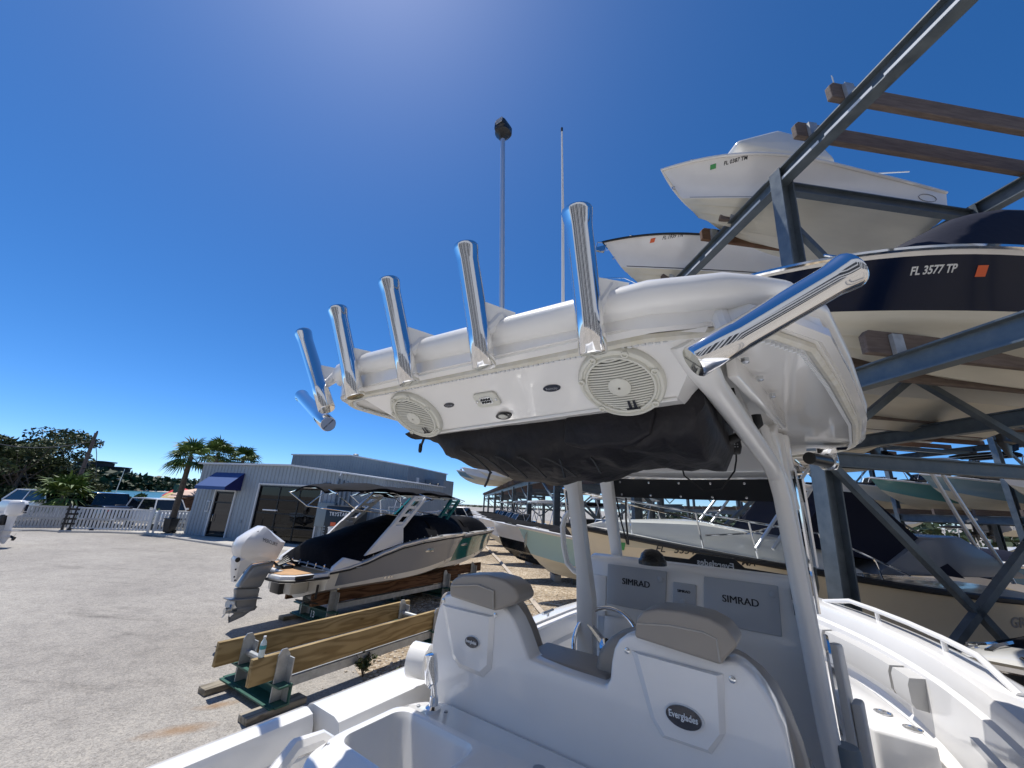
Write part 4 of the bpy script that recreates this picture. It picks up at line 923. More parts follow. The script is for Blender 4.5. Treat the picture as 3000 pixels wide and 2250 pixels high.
t=rboat(11.3,3.2,8.6,H,name='centre_console_boat',label='white boat registered FL 0807 RZ, third and farthest hull on the top level',hm=wb,group=GB,rub='navy',rail=(.7,1,.35),engine=(1,1.1,'plast'))
H.letters(t,'FL 0807 RZ',4.9,1.3,.10,M['letgrey'],1)
b=MB()
for k in range(4): b.tube([(5.3,-1.0-.1*k,1.3),(6.1,-1.0-.1*k,1.75)],.02,5)
b.tube([(5.3,-1.0,1.3),(6.1,-1.0,1.75),(6.1,-1.3,1.75),(5.3,-1.3,1.3)],.02,5,closed=True); b.build('boarding_ladder',M['chrome'],t)
H=Hull(8.2,1.3,1.0,1.18,s0=.55,p=3.0,flare=.05,zc=.42,kz=.2,cz=.5)
t=rboat(4.05,3.35,4.83,H,name='bowrider_boat',label='navy blue boat with black canvas registered FL 3577 TP on the middle level',hm=('bottom','navy','gel'),bandf=lambda u,t:(0 if t<.2 else 1) if t<.93 else 2,group=GB,rub='chrome',cover=None,engine=(1,1.2,'plast'))
H.letters(t,'FL 3577 TP',6.42,.93,.088,M['letwhite'],1,off=.02,sh=.6); H.decal(t,5.98,.93,.10,.085,M['orange'],1,sh=.6)
mb=MB(); secs=[]
for i in range(13):
    f=i/12; x=6.75-4.6*f; q=H.sheer(x/H.L); hh=1.75*math.sin(min(1,f*1.35)*math.pi/2); secs.append([Vector((x,(q.y-.12)*g*(1-.25*hh*abs(g)**.5/1.5),q.z+.02+hh*(1-abs(g)**3)+.02*noise.noise(Vector((x*3,g*3,0))))) for g in [-1+k/8 for k in range(17)]])
mb.loft(secs); mb.build('canvas_cover',M['navycanvas'],t)
q=H.sheer(.4); mb=MB(); P=[H.sheer(.47)+Vector((0,-.1,.55)),H.sheer(.40)+Vector((0,-.2,1.15)),H.sheer(.28)+Vector((0,-.3,1.75)),H.sheer(.15)+Vector((0,-.3,1.8))]
mb.tube([P[0]+Vector((-.6,0,-.3)),P[0],P[1],P[2],P[3]],.055,8); mb.build('window_frame',M['gel2'],t)
H=Hull(7.4,1.25,.95,1.35,s0=.3)
for a,lb in ((6.7,'white hulled boat on the middle level just behind the navy boat'),(9.35,'white hulled boat third along the middle level, mostly hidden'),(12.0,'white hulled boat fourth along the middle level, mostly hidden')):
    t=rboat(a,3.3+.1*a/6,4.83,H,name='centre_console_boat',label=lb,hm=('bottom','gel2','navy'),group=GB,engine=(1,1.1,'plast'),windshield=(.5,.6,.5,.3,'dark'))
# ground level row, bows to the aisle
GG='boats stored at ground level under the racks'
H=Hull(7.8,1.32,1.22,2.02,s0=.22,p=2.1,flare=.12,kz=.3)
t=rboat(6.75,1.75,.76,H,name='walkaround_cruiser',label='cream and white walkaround cruiser registered FL 5354, seen through the foreground windshield',hm=('bottom','cream','gel2'),bandf=lambda u,t:1,group=GG,deck='gel2',rub='rubber',rubr=.045,cuddy=(.42,.95,.42,1),rail=(.35,1,.55,.14,6))
H.line(t,M['chrome'],.985,.02,.985,.012,name='rail_insert')
H.letters(t,'FL   5354',6.15,1.66,.14,M['letblack'],1); H.letters(t,'MA',5.15,1.55,.13,M['letblack'],1,name='registration_suffix'); H.decal(t,6.95,1.70,.2,.12,M['greend'],1)
H.letters(t,'GRADY',.95,.88,.2,M['letgrey'],1,name='hull_lettering',off=.02)
mb=MB(); zz=H.sheer(.5).z
# enclosure: dark curtains, frame, hardtop
x1=4.3; mb.loft([[Vector((x1,-.85,zz+.38)),Vector((x1,.85,zz+.38)),Vector((1.7,1.1,zz+.0)),Vector((1.7,-1.1,zz+.0))],[Vector((x1-.9,-.75,zz+1.25)),Vector((x1-.9,.75,zz+1.25)),Vector((2.75,.8,zz+1.22)),Vector((2.75,-.8,zz+1.22))]],closed=True,caps=True); mb.build('canvas_enclosure',M['navycanvas'],t,smooth=0)
mb=MB(); mb.slab([(x1+.1,-1.0,zz+1.72),(x1-.2,-1.0,zz+1.8),(1.4,-1.0,zz+1.86),(1.3,-1.0,zz+1.78),(x1-.2,-1.0,zz+1.7)],(0,2.0,0),bev=.03); mb.build('hardtop',M['gel'],t)
for sy in (-1,1):
    for dx in (0,.28):
        mb=MB(); mb.tube([(5.05-dx,.95*sy,zz+.30),(x1-.55-dx,.92*sy,zz+1.72)],.026,8); mb.build('hardtop_leg',M['alu'],t)
    mb=MB()
    for k in range(4): mb.tube([(lerp(5.05,x1-.55,k/3.6+.1),.94*sy,lerp(zz+.3,zz+1.72,k/3.6+.1)),(lerp(4.77,x1-.83,k/3.6+.1),.94*sy,lerp(zz+.3,zz+1.72,k/3.6+.1))],.02,6)
    mb.build('leg_rung',M['alu'],t)
    mb=MB(); mb.tube([(1.7,1.0*sy,zz+1.75),(1.0,1.02*sy,zz-.1)],.028,8); mb.tube([(1.5,1.0*sy,zz+1.75),(.75,1.05*sy,zz-.05)],.028,8); mb.tube([(1.25,1.0*sy,zz+.85),(1.05,1.02*sy,zz+.9)],.02,6); mb.build('hardtop_leg',M['alu'],t)
mb=MB(); mb.tube([(x1-.2,-.9,zz+1.7),(x1-.5,-.85,zz+1.5),(x1-.5,.85,zz+1.5),(x1-.2,.9,zz+1.7)],.02,6); mb.tube([(5.6,.55,zz+.43),(4.95,.72,zz+.5),(4.5,.72,zz+.62)],.014,6); mb.build('grab_rail',M['chrome'],t)
mb=MB(); mb.slab([(.35,-1.05,zz+.02),(3.2,-1.05,zz+.0),(2.2,-1.05,zz+.55),(1.5,-1.05,zz+.62)],(0,2.1,0),bev=.05); mb.build('cockpit_coaming',M['gelgrey'],t)
H=Hull(7.2,1.22,1.1,1.85,s0=.25,flare=.12,kz=.2,cz=.5)
t=rboat(14.6,2.1,.5,H,name='centre_console_boat',label='pale green hulled boat with a white bow behind the left hardtop leg',hm=('bottom','paleteal','gel'),bandf=lambda u,t:1 if t<.9 else 2,group=GG,rub='gel',rubr=.045,cover=(.1,.85,.45,'canvas'),anchor=False,ttop=(.6,2.3,.95,1.5,'gel'),windshield=(.62,.6,.6,.3,'dark'))
q=H.sheer(1); c=H.side(6.85,1.25,.01); mb=MB(); mb.slab([(q.x-.42,-.02,1.62),(q.x-.2,-.02,1.45),(q.x-.26,-.02,1.15),(q.x-.45,-.02,1.0),(q.x-.55,-.02,1.3)],(.0,.04,0),bev=.0); 
mb=MB(); P=[(-.2,.25),(.05,.1),(.16,-.12),(.02,-.3),(-.22,-.14)]; mb.add([Vector((q.x-.28+a*.3,.2*a+.12,1.42+cz)) for a,cz in P]+[Vector((q.x-.28+a*.3,.2*a+.16,1.42+cz)) for a,cz in P],[[0,1,2,3,4],[9,8,7,6,5]]+[[i,(i+1)%5,5+(i+1)%5,5+i] for i in range(5)]); mb.build('anchor_pocket',M['steel'],t,smooth=0)
H=Hull(7.4,1.25,1.1,1.9,s0=.25,flare=.1,kz=.2,cz=.45)
t=rboat(18.3,1.5,.42,H,name='cuddy_boat',label='white over black hulled boat registered FL 6404 TC with a black cover',hm=('black','gel','black'),bandf=lambda u,t:2 if t<.52-.3*(u-.5) else 1,group=GG,rub='gel',cover=(.15,.93,.3,'canvas'),windshield=(.55,.8,.65,.35,'dark'),ttop=(.55,2.4,1.,1.35,'canvas'))
H.letters(t,'FL 6404 TC',5.7,1.58,.2,M['letblack'],1); H.decal(t,4.85,1.52,.2,.15,M['orange'],1)
H=Hull(7.2,1.2,1.1,1.9,s0=.25,flare=.12)
t=rboat(22.9,1.0,.4,H,name='centre_console_boat',label='white hulled boat with an anchor at its bow beyond the black and white one',hm=wb,group=GG,rub='gel',cover=(.15,.9,.3,'canvas'),anchor=True,ttop=(.6,2.2,.95,1.4,'gel'))
for k,(a,cb,lb,hm,tt) in enumerate(((27.5,.75,'white boat with a grey hardtop, fifth in the ground level row','gel','gelgrey'),(32.5,.9,'white boat with a black bimini, sixth in the ground level row','gel2','canvas'),(38,.9,'small white boat far down the ground level row','gel','gel'),(44,1.0,'farthest white boat of the ground level row','gel','canvas'))):
    t=rboat(a,cb,.4,H,name='centre_console_boat',label=lb,hm=('bottom',hm,'navy'),group=GG,rub='gel',cover=(.15,.9,.3,'canvas'),ttop=(.6,2.2,.95,1.4,tt),windshield=(.62,.7,.5,.3,'dark'),cleat=False)
H=Hull(6.2,1.1,.95,1.25,s0=.3,p=2.6,flare=.04)
t=rboat(3.35,4.35,.7,H,name='bowrider_boat',label='black bowrider with a cream bow deck and black cover on the ground beside the rack',hm=('bottom','black','gel2'),group=GG,rub='chrome',rubr=.035,deck='gel2',cover=(.0,.80,.4,'canvas'))
mb=MB(); mb.tube([H.sheer(u)+Vector((-.12,-.12 if u<1 else 0,.03)) for u in (.72,.8,.88,.94)],.03,6); mb.tube([Vector((p.x,-p.y,p.z)) for p in [H.sheer(u)+Vector((-.12,-.12,.03)) for u in (.72,.8,.88,.94)]],.03,6); mb.build('bow_trim',M['black'],t)
# far boats on top of the long rack
H=Hull(7.6,1.3,1.1,1.7,s0=.25,flare=.1)
GT='boats on top of the long two level rack'
for a,cb,m_,lb in ((44.5,-.2,'gel','white bow jutting out highest on the far rack, under the bag'),(48.5,-.9,'greyteal','grey blue bow farthest out on the far rack'),(40,1.0,'gel','white hull on the far rack, hidden behind the bag'),(35,1.6,'gel2','cream hull on the far rack, hidden behind the bag')):
    t=rboat(a,cb,LV2+.25,H,name='centre_console_boat',label=lb,hm=('bottom',m_,'gel'),bandf=lambda u,t:1 if t<.85 else 2,group=GT,rub='gel',anchor=(m_=='gel'),cleat=False)
# boats of the second rack row
G2='boats stored on the second rack row'
def teal_label(k): return k
for a,cb,m_,z,lb,tt,cv in ((17.4,20.2,'seafoam',ZB+.18,'seafoam green hulled boat, left of two on the second rack','gel',1),(15.0,20.0,'greyteal',ZB+.18,'grey green hulled boat, second from the left on the second rack','canvas',1),(12.4,19.8,'gel',ZB+.18,'white bow at the right edge on the second rack level',None,0),(20.0,20.3,'gel2',ZB+.18,'cream hulled boat behind the dark post on the second rack',None,1),(22.6,20.5,'gel',ZB+.18,'white hulled boat deep along the second rack behind the windshield','gel',1),(25.4,20.5,'gel',ZB+.18,'white hulled boat seventh along the second rack',None,1),(29,20.5,'gel2',ZB+.18,'cream hulled boat far along the second rack','gel',1)):
    H=Hull(6.9,1.22,1.0,1.5,s0=.28,flare=.1)
    t=rboat(a,cb,z,H,name='centre_console_boat',label=lb,hm=('bottom',m_,'gel'),bandf=lambda u,t:1 if t<.9 else 2,group=G2,rub='gel',cover=(.1,.8,.3,'canvas') if cv else None,ttop=(.62,2.2,.95,1.25,tt) if tt else None,anchor=(m_=='gel'),windshield=(.6,.7,.5,.3,'dark') if cv else None,engine=(1,1.,'plast'))
for a,cb,m_,lb,cv in ((12.45,14.4,'navy','white hulled boat with a swept navy side stripe, at ground level behind the braces','navycanvas'),(9.9,14.3,'blue','white and blue hulled boat at ground level, right edge','canvas'),(15.4,14.6,'gel2','cream hulled boat at ground level behind the cruiser','canvas'),(18.6,14.8,'gel','white hulled boat at ground level, deep behind the cruiser','canvas')):
    H=Hull(7.2,1.25,1.15,1.75,s0=.28,flare=.08)
    t=rboat(a,cb,.48,H,name='bowrider_boat',label=lb,hm=('bottom',m_,'gel'),bandf=(lambda u,t:1 if (.35+.9*(u-.3)**2 if u>.3 else .35)<t<.92 and u<.82 else 2) if m_=='navy' else (lambda u,t:1 if .3<t<.9 else 2),group=G2,rub='gel',cover=(.05,.8,.55,cv))
for a in (8.5,11,14,17,20.5):
    H=Hull(6.4,1.15,.95,1.3,s0=.3)
    t=rboat(a+3,20.6,ZB+3.9,H,name='skiff_boat',label='pale hulled boat on the topmost level of the second rack row',hm=('bottom','gel2','navy'),group='boats on the top of the second rack row',rub='gel',cleat=False,eyes=False)

for k,(a,c,m_,lb) in enumerate(((10,30,'gel','white stern facing boat deep behind the racks, rightmost of the far group'),(13.2,30,'gel2','cream stern facing boat deep behind the racks'),(16.4,30.3,'gel','white stern facing boat deep behind the racks, near the dark post'),(19.8,30,'gel','white stern facing boat deep behind the racks, left of the dark post'),(23.4,30.4,'gel2','pale stern facing boat deep behind the racks, seen through the windshield'),(27.5,30,'gel','white stern facing boat deep behind the racks, leftmost of the far group'))):
    H=Hull(6.8,1.2,1.0,1.5,s0=.3); p_=RKF.M@lv(a,c,.5+2.2*(k%2)); t=boat('centre_console_boat',lb,p_,RKF.rz-math.pi/2,H,('bottom',m_,'navy'),group='boats deep behind the racks',rub='gel',engine=(2,1.1,'plast' if k%2 else 'gel'),ttop=(.62,2.2,.95,1.3,'gel' if k%2 else 'canvas'),cleat=False,eyes=False)
# ================================================ grey bowrider and its teal sister on timber stands
SR=Frame((0,0,0),33.5)
def seaboat(name,label,org,side,engine):
    t=thing(name,label,'boat',SR.M@Vector(org),SR.rz,'bowriders on timber stands left of the aisle')
    def zs(u):
        x=u*6.75; P=[(-1,.70),(0,.73),(.5,.77),(.96,.87),(1.6,1.07),(2.2,1.22),(3,1.32),(4.2,1.38),(6.8,1.36)]
        for (a,c),(e,g) in zip(P,P[1:]):
            if a<=x<=e: f=(x-a)/(e-a); return lerp(c,g,f*f*(3-2*f)*.35+f*.65)
        return 1.36
    H=Hull(6.75,1.27,.78,1.38,zc=.42,bc=.9,s0=.32,p=2.5,zs=zs,flare=.05,kz=.36,cz=.5,tuck=.02,kx=.86)
    H.build(t,[M['gel2'],M['gel2'],M[side],M['gel']],lambda u,t_:3 if t_>.88 else (2 if t_>.14 and u>.03 and u<.955 else 1),nt=14)
    mb=MB(); 
    for sg in (1,-1):
        A=[H.top(lerp(0,1,i/40),.885)+Vector((0,.008,0)) for i in range(41)]; mb.tube([Vector((p.x,sg*p.y,p.z)) for p in A],.022,6)
    mb.build('rub_rail',M['rubber'],t)
    H.line(t,M['letgrey'],.935,.0,.6,.012,name='pin_stripe'); H.deck(t,M['gel'],.0)
    # swim platform
    P=[(.02,-1.2),(-.75,-1.16),(-.98,-.95),(-1.02,-.5),(-.62,-.42),(-.58,.42),(-1.02,.5),(-.98,.95),(-.75,1.16),(.02,1.2)]
    mb=MB(); mb.slab([(x,y,.55) for x,y in P],(0,0,.15),bev=.035); sp_=mb.build('swim_platform',M['gel'],t)
    mb=MB(); mb.slab([(x*.9-.02,y*.9,.703) for x,y in P],(0,0,.008)); mb.build('teak_pad',M['teak'],sp_,smooth=0)
    mb=MB(); pp=[Vector((x*1.015,y*1.012,.60)) for x,y in P]; mb.tube(pp,.028,6); mb.build('rub_rail',M['rubber'],sp_)
    mb=MB(); mb.box((-.55,-1.155,.66),(.42,.05,.07),bev=.01); mb.build('name_badge',M['plast'],sp_)
    # transom box, quarter panels
    mb=MB(); mb.slab([(0,-1.16,.1),(0,1.16,.1),(0,.95,-.0+.02),(0,0,-.02),(0,-.95,.02)][:2]+[(0,1.1,.2),(0,.4,.05),(0,-.4,.05),(0,-1.1,.2)],(-.3,0,.0)) if 0 else mb.box((-.22,0,.36),(.45,1.0,.36),bev=.05); mb.build('engine_bracket',M['gel2'],t)
    for yq in (-1.22,1.09): MB().slab([(.05,yq,.70),(.9,yq,.86),(.35,yq,1.0),(.1,yq,.82)],(0,.13,0),bev=.03).build('quarter_panel',M['gel'],t)
    mb=MB(); mb.bar((-.06,-.95,.42),(-.03,-.9,.12),.05,.05); mb.box((-.2,-.85,.08),(.36,.36,.025),M=Matrix.Rotation(.25,3,'Y')); mb.build('trim_tab',M['darkmetal'],t)
    # covers
    mb=MB(); secs=[]; n=18
    for i in range(n+1):
        f=i/n; x=lerp(.12,3.7,f); u=x/6.75; q=H.sheer(u); hh=max(.1,(1.24+.27*min(x,2.55))-q.z-.03)*min(1,f*9+.75); row=[]
        for j in range(17):
            g=-1+j/8; wv=.025*noise.noise(Vector((x*2.2,g*3,3.1)))+.02*math.sin(x*5+g*2)
            row.append(Vector((x,(q.y-.1)*g,q.z+.03+hh*(1-abs(g)**2.2)+wv*(1-abs(g)))))
        secs.append(row)
    mb.loft(secs); q=secs[0]; mb.loft([[Vector((p.x-.03,p.y,.71)) for p in q],q]); mb.build('cockpit_cover',M['canvas'],t,smooth=60)
    mb=MB(); secs=[]
    for i in range(11):
        f=i/10; x=lerp(3.45,5.75,f); q=H.sheer(x/6.75); hh=.52*(1-f**3)*min(1,f*4+.85); secs.append([Vector((x+.1*(1-abs(g)),(q.y-.14)*g*(1-.1*hh),q.z+.02+hh*(1-abs(g)**7))) for g in [-1+j/8 for j in range(17)]])
    mb.loft(secs); mb.loft([[Vector((3.4,p.y,p.z-.4)) for p in secs[0]],secs[0]]); mb.build('bow_cover',M['canvas'],t,smooth=45)
    mb=MB()
    for k in range(12): 
        q=H.sheer((.3+k*.3)/6.75); mb.ell((.3+k*.3,-(q.y-.08),q.z+.05),(.018,.018,.018),n=6)
    for y in (-.9,-.55,-.2,.15,.5): mb.ell((.06,y,.8),(.03,.03,.045),n=6); mb.tube([(.06,y,.8),(.02,y,.71)],.01,4)
    mb.build('cover_snap',M['steel'],t)
    # arch tower: two ladder legs leaning forward and the cross bar
    for sg in (-1,1):
        y=1.12*sg; mb=MB(); mb.slab([(.95,y-.05,.98),(2.2,y-.05,1.23),(2.12,y-.05,1.72),(1.68,y-.05,1.70)],(0,.1,0),bev=.03); tb=mb.build('tower_base',M['gel'],t)
        mb=MB(); A=[Vector((1.73,y,1.66)),Vector((2.55,y*.9,2.47))]; B=[Vector((2.09,y,1.66)),Vector((2.98,y*.9,2.47))]
        mb.bar(A[0],A[1],.09,.10,up=(0,1,0)); mb.bar(B[0],B[1],.09,.10,up=(0,1,0))
        for k in range(4): f=.12+k*.27; mb.bar(A[0].lerp(A[1],f),B[0].lerp(B[1],f),.075,.06,up=(0,1,0))
        mb.build('tower_leg',M['gelgrey'] if side=='gelgrey' and 0 else M['powder'] if side!='teal' else M['teal'],t)
    mb=MB(); mb.bar((2.78,-1.0,2.5),(2.78,1.0,2.5),.45,.06); mb.build('tower_bar',M['powder'],t)
    # bimini
    mb=MB(); secs=[]
    for i in range(17):
        f=i/16; x=lerp(-.15,3.35,f); z=2.60+.20*math.sin(math.pi*(f*.9+.05))-.03*f; e=math.sin(math.pi*min(1,max(.0,.04+.92*f)))**.22
        secs.append([Vector((x,1.1*g*e,z-.14*abs(g)**2.5+.025*math.sin(f*19))) for g in [-1+j/6 for j in range(13)]])
    lo=[[p-Vector((0,0,.045)) for p in s_] for s_ in secs]; mb.loft(secs); mb.loft(lo); mb.loft([[s_[0] for s_ in secs],[s_[0] for s_ in lo]]); mb.loft([[s_[-1] for s_ in secs],[s_[-1] for s_ in lo]]); mb.loft([secs[0],lo[0]]); mb.loft([secs[-1],lo[-1]]); bm_=mb.build('bimini_canopy',M['canvas'],t,merge=None,smooth=60)
    mb=MB()
    for sg in (-1,1):
        mb.tube([(-.1,1.06*sg,2.46),(.5,1.1*sg,2.1),(2.0,1.06*sg,1.95)],.014,6); mb.tube([(.5,1.1*sg,2.1),(1.0,1.06*sg,2.55)],.014,6); mb.tube([(3.2,1.0*sg,2.42),(2.5,1.07*sg,2.2)],.014,6)
    for x in (-.05,1.1,2.2,3.25): mb.tube([(x,-1.06,2.45),(x,-.5,2.58),(x,.5,2.58),(x,1.06,2.45)],.014,6)
    mb.build('bimini_frame',M['chrome'],bm_)
    mb=MB(); q=H.side(3.3,.98,.01,-1); mb.slab([q+Vector((-.17,0,-.045)),q+Vector((.17,0,-.045)),q+Vector((.17,0,.045)),q+Vector((-.17,0,.045))],(0,-.012,0),bev=.004); mb.build('hull_vent',M['steel'],t)
    mb=MB()
    for x in (1.7,1.83,1.93): q=H.side(x,.42,.0,-1); mb.lathe([(.035,0),(.035,.012),(.02,.014)],q,(0,-1,0),8)
    for x,z in ((.35,.32),(4.5,.55),(4.35,1.28),(2.9,1.25)): q=H.side(x,z,.0,-1); mb.lathe([(.03,0),(.03,.012),(.015,.014)],q,(0,-1,0),8)
    mb.build('through_hull',M['steel'],t)
    for u in (.55,.72):
        q=H.sheer(u); mb=MB(); mb.bar((q.x-.1,-(q.y-.03),q.z+.02),(q.x+.1,-(q.y-.03),q.z+.02),.02,.025); mb.build('cleat',M['steel'],t)
    H.rail(t,M['chrome'],.86,.99,.05,.1,3,r=.012)
    mb=MB(); q=H.side(.42,.96-.15,.006,-1); mb.text('Sundeck',.075,lambda x,y,z:H.side(.62+x,.79+y+x*.35,.008+z*1,-1)) if 0 else mb.box((.75,-1.275,.76),(.16,.01,.02)); mb.build('script_badge',M['letgrey'],t)
    return t,H
o0=SR.z(862,1752,.62)
sb,SH=seaboat('bowrider_boat','grey sided white bowrider with a black bimini and white outboard on timber stands',(o0.x,o0.y,.62),'gelgrey',1)
# its outboard, shaped in the plane of the keel
E_=Frame(SR.M@Vector((o0.x,o0.y,.62)),33.5)
def pl(pts): return E_.ys(pts,-.02)
def eslab(pts,w,bev,seg=3): return MB().slab([p-Vector((0,w/2,0)) for p in pl(pts)],(0,w,0),bev=bev,seg=seg)
def cowl_loft(rows,m_,name):
    """rows: (px_back,py_back,px_front,py_front,half width at back, front)"""
    b=MB(); secs=[]
    for ax,ay,fx,fy,wb_,wf in rows:
        A=E_.y(ax,ay,-.02);B=E_.y(fx,fy,-.02); d=B-A; s=[]
        for f,wq in ((0,.45),(.06,.8),(.2,1),(.8,1),(.94,.8),(1,.4)): s.append(A+d*f+Vector((0,lerp(wb_,wf,f)*wq,0)))
        secs.append(s+[Vector((p.x,-p.y-.04,p.z)) for p in s[::-1]])
    b.loft(secs,closed=True,caps=True); return b.build(name,m_,sb,smooth=32)
eng=cowl_loft([(690,1635,800,1642,.21,.2),(684,1612,806,1634,.25,.25),(688,1594,822,1602,.27,.28),(702,1576,829,1587,.27,.27),(726,1560,800,1566,.24,.24),(752,1546,778,1548,.2,.2),(762,1541,770,1541,.15,.15)],M['gel'],'outboard_cowl')
b=MB(); c0=E_.y(770,1586,-.325); c1=E_.y(813,1601,-.325); d=(c1-c0); 
b.text('MERCURY',1,lambda x,y,z:c0+d*(x/tw('MERCURY'))+Vector((0,-.012-z*.004,0))+Vector((-.25*y*.11,0,y*.115)),depth=1)
b.build('lettering',M['letblack'],eng,smooth=0)
b=eslab([(706,1580),(745,1553),(748,1556),(708,1584)],.40,.004); b.build('cowl_slot',M['plast'],eng)
cowl_loft([(681,1705,690,1700,.10,.10),(681,1670,712,1668,.16,.15),(683,1638,735,1650,.2,.18),(688,1630,800,1640,.2,.19)],M['gel'],'outboard_fairing')
b=eslab([(800,1644),(738,1656),(722,1676),(690,1722),(758,1720),(768,1700),(795,1656)],.24,.05); lg=b.build('outboard_leg',M['engsilver'],sb)
b=eslab([(686,1723),(760,1721),(750,1760),(746,1788),(688,1790),(686,1762)],.12,.035); b.build('outboard_gearcase',M['engsilver'],lg)
b=eslab([(664,1754),(757,1748),(757,1751),(664,1758)],.34,.006); b.box(E_.y(722,1749,-.02),(.5,.02,.02)); b.build('cavitation_plate',M['engsilver'],lg)
b=eslab([(694,1790),(738,1787),(712,1806),(668,1826),(676,1806)],.03,.006); b.build('skeg',M['engsilver'],lg)
c=E_.y(692,1786,-.02); e=E_.y(748,1779,-.02); ax=(c-e).normalized(); b=MB(); Lg=(c-e).length; b.lathe([(0,-.05),(.06,.02),(.085,Lg*.4),(.075,Lg),(.05,Lg+.14),(0,Lg+.16)],e,ax,14); b.build('torpedo_housing',M['engsilver'],lg)
b=MB(); pc=c+ax*.13; u=Vector((0,1,0)); v=ax.cross(u)
for k in range(4):
    a=k*math.pi/2+.5; rd=u*math.cos(a)+v*math.sin(a); tn=ax*.55+(v*math.cos(a)-u*math.sin(a))*.75
    b.loft([[pc+rd*r+tn*(q*wd) for q in (-1,-.3,.4,1)] for r,wd in ((.05,.05),(.12,.11),(.19,.10),(.235,.05))])
b.lathe([(.06,-.08),(.06,.1)],pc,ax,12); b.build('propeller',M['steel'],lg,merge=None)
b=MB(); b.box((-.42,-.02,.48),(.26,.42,.62),bev=.04); b.tube([(-.5,-.2,.2),(-.38,-.2,.75)],.05,8); b.tube([(-.5,.16,.2),(-.38,.16,.75)],.05,8); b.build('outboard_bracket',M['plast'],sb)
b=MB()
for k in range(4): b.tube([(-.05,-.1+.06*k,.72),(-.35,-.1+.06*k,.86+.03*k),(-.6,-.08+.04*k,.78),(-.75,-.02,.9)],.022,6)
b.build('rigging_hose',M['rubber'],sb)
b=MB()
for q in ((690,1668),(688,1700),(686,1690),(712,1648)): p=E_.y(*q,-.18); b.lathe([(.018,0),(.018,.01)],p,(0,-1,0),8)
p=E_.y(696,1640,-.22); b.lathe([(.05,0),(.05,.012),(.03,.014)],p,(0,-1,0),10); b.build('screw',M['plast'],eng)
q=SR.z(1447,1552,1.94)
tb_,_=seaboat('bowrider_boat','teal sided white bowrider with a black bimini, just beyond the grey one',(q.x-6.75,q.y,.62),'teal',0)
outboard(tb_,-.3,0,.55,1.1,M['plast'],M['engsilver'])
# a white centre console behind the two bowriders
H=Hull(7,1.2,1.05,1.6)
q=gd(1010,1500,21.5); cc=boat('centre_console_boat','white centre console boat standing between the bowriders and the shop',(q.x,q.y,.5),SR.rz,H,('bottom','gel','gel'),deck='gel',rub='gel',ttop=(.62,2.2,.95,1.7,'gel'),console=(.55,'gel'),windshield=(.6,.5,.7,.25,'clear'),rail=(.6,1,.4))
q=gd(1250,1500,24); cc=boat('cabin_boat','dark hulled boat with tinted windows beyond the teal bowrider',(q.x,q.y,.5),SR.rz,Hull(6.6,1.2,1.05,1.5),('bottom','black','gel'),deck='gel',rub='gel',cuddy=(.3,.8,.5,1),windshield=(.55,.8,.5,.4,'dark'),cover=None)
# ------------------------------------------------ timber boat stands
M['wood_l']=M['wood']
def stand(label,y0,y1,x0,x1,zt,m,xs,h=.34,org=SR,num=None,grp='timber boat stands with steel crossmembers'):
    o=org.M@Vector((x0,(y0+y1)/2,0)); t=thing('boat_stand',label,'boat stand',o,org.rz,grp); w=(y1-y0)/2
    for sg in (-1,1):
        b=MB(); b.box(((x1-x0)/2,sg*w,zt-h/2),(x1-x0,.085,h),bev=.008); bo=b.build('bunk_board',m,t)
        b=MB()
        for x in xs: b.lathe([(.022,-.0),(.022,.012),(.012,.018)],(x,sg*w-.045,zt-h*.5),(0,-1,0),8); b.lathe([(.022,-.0),(.022,.012)],(x,sg*w-.045,zt-h*.8),(0,-1,0),8)
        b.build('bolt',M['galvl'],bo)
    for k,x in enumerate(xs):
        b=MB(); b.ibeam((x,-w-.28,.22),(x,w+.28,.22),.2,.26,.02,kind='C'); b.box((x-.12,0,.1),(.09,2*w+.5,.018)); cr=b.build('crossmember',M['green'],t,smooth=0)
        if num and k==0:
            b=MB(); wd=tw('13',.02)*.2; b.text('13',.2,lambda a,c,d:Vector((x-.105-d*.5,wd/2-a-.1,.14+c)),off=.02); b.build('stand_number',M['letwhite'],cr,smooth=0)
        for sg in (-1,1):
            b=MB(); yy=sg*w-.075; b.slab([(x-.09,yy,.12),(x+.09,yy,.12),(x+.09,yy,zt-.03),(x+.03,yy,zt+.06),(x-.05,yy,zt+.06),(x-.09,yy,zt-.02)],(0,-.02,0)); b.bar((x+.08,yy-.08,.1),(x+.08,yy-.08,zt-.05),.02,.15,up=(0,1,0)); b.build('steel_post',M['galvl'],t,smooth=0)
            b=MB(); b.box((x-.02,sg*(w+.12),.045),(.85,.24,.085),bev=.01); b.build('timber_pad',M['pad'],t)
        b=MB(); b.tube([(x+.02,-w,.5),(x+.02,w,.5)],.045,8); b.build('spreader_tube',M['galvl'],t)
    for sg in (-1,1):
        b=MB(); b.ibeam((xs[0],sg*w*.98,zt-h-.10),(xs[-1],sg*w*.98,zt-h-.10),.09,.13,.012,kind='C'); b.build('steel_runner',M['galvl'],t,smooth=0)
    return t
p1=SR.z(638,1882,.72); p2=SR.z(741,1932,.72)
st=stand('empty boat stand with two pale yellow pine boards and green steel feet',p2.y,p1.y,(p1.x+p2.x)/2,7.5,.72,M['wood'],(.42,3.75),grp=None)
stand('boat stand with dark brown boards numbered 13 under the grey bowrider',o0.y-.55,o0.y+.55,o0.x+.1,o0.x+5.4,.80,M['woodred'],(.5,4.6),h=.3,num=1)
q=SR.z(1447,1552,1.94); stand('boat stand with dark boards under the teal bowrider',q.y-.55,q.y+.55,q.x-6.4,q.x-1.6,.80,M['woodred'],(.5,4.2),h=.3)
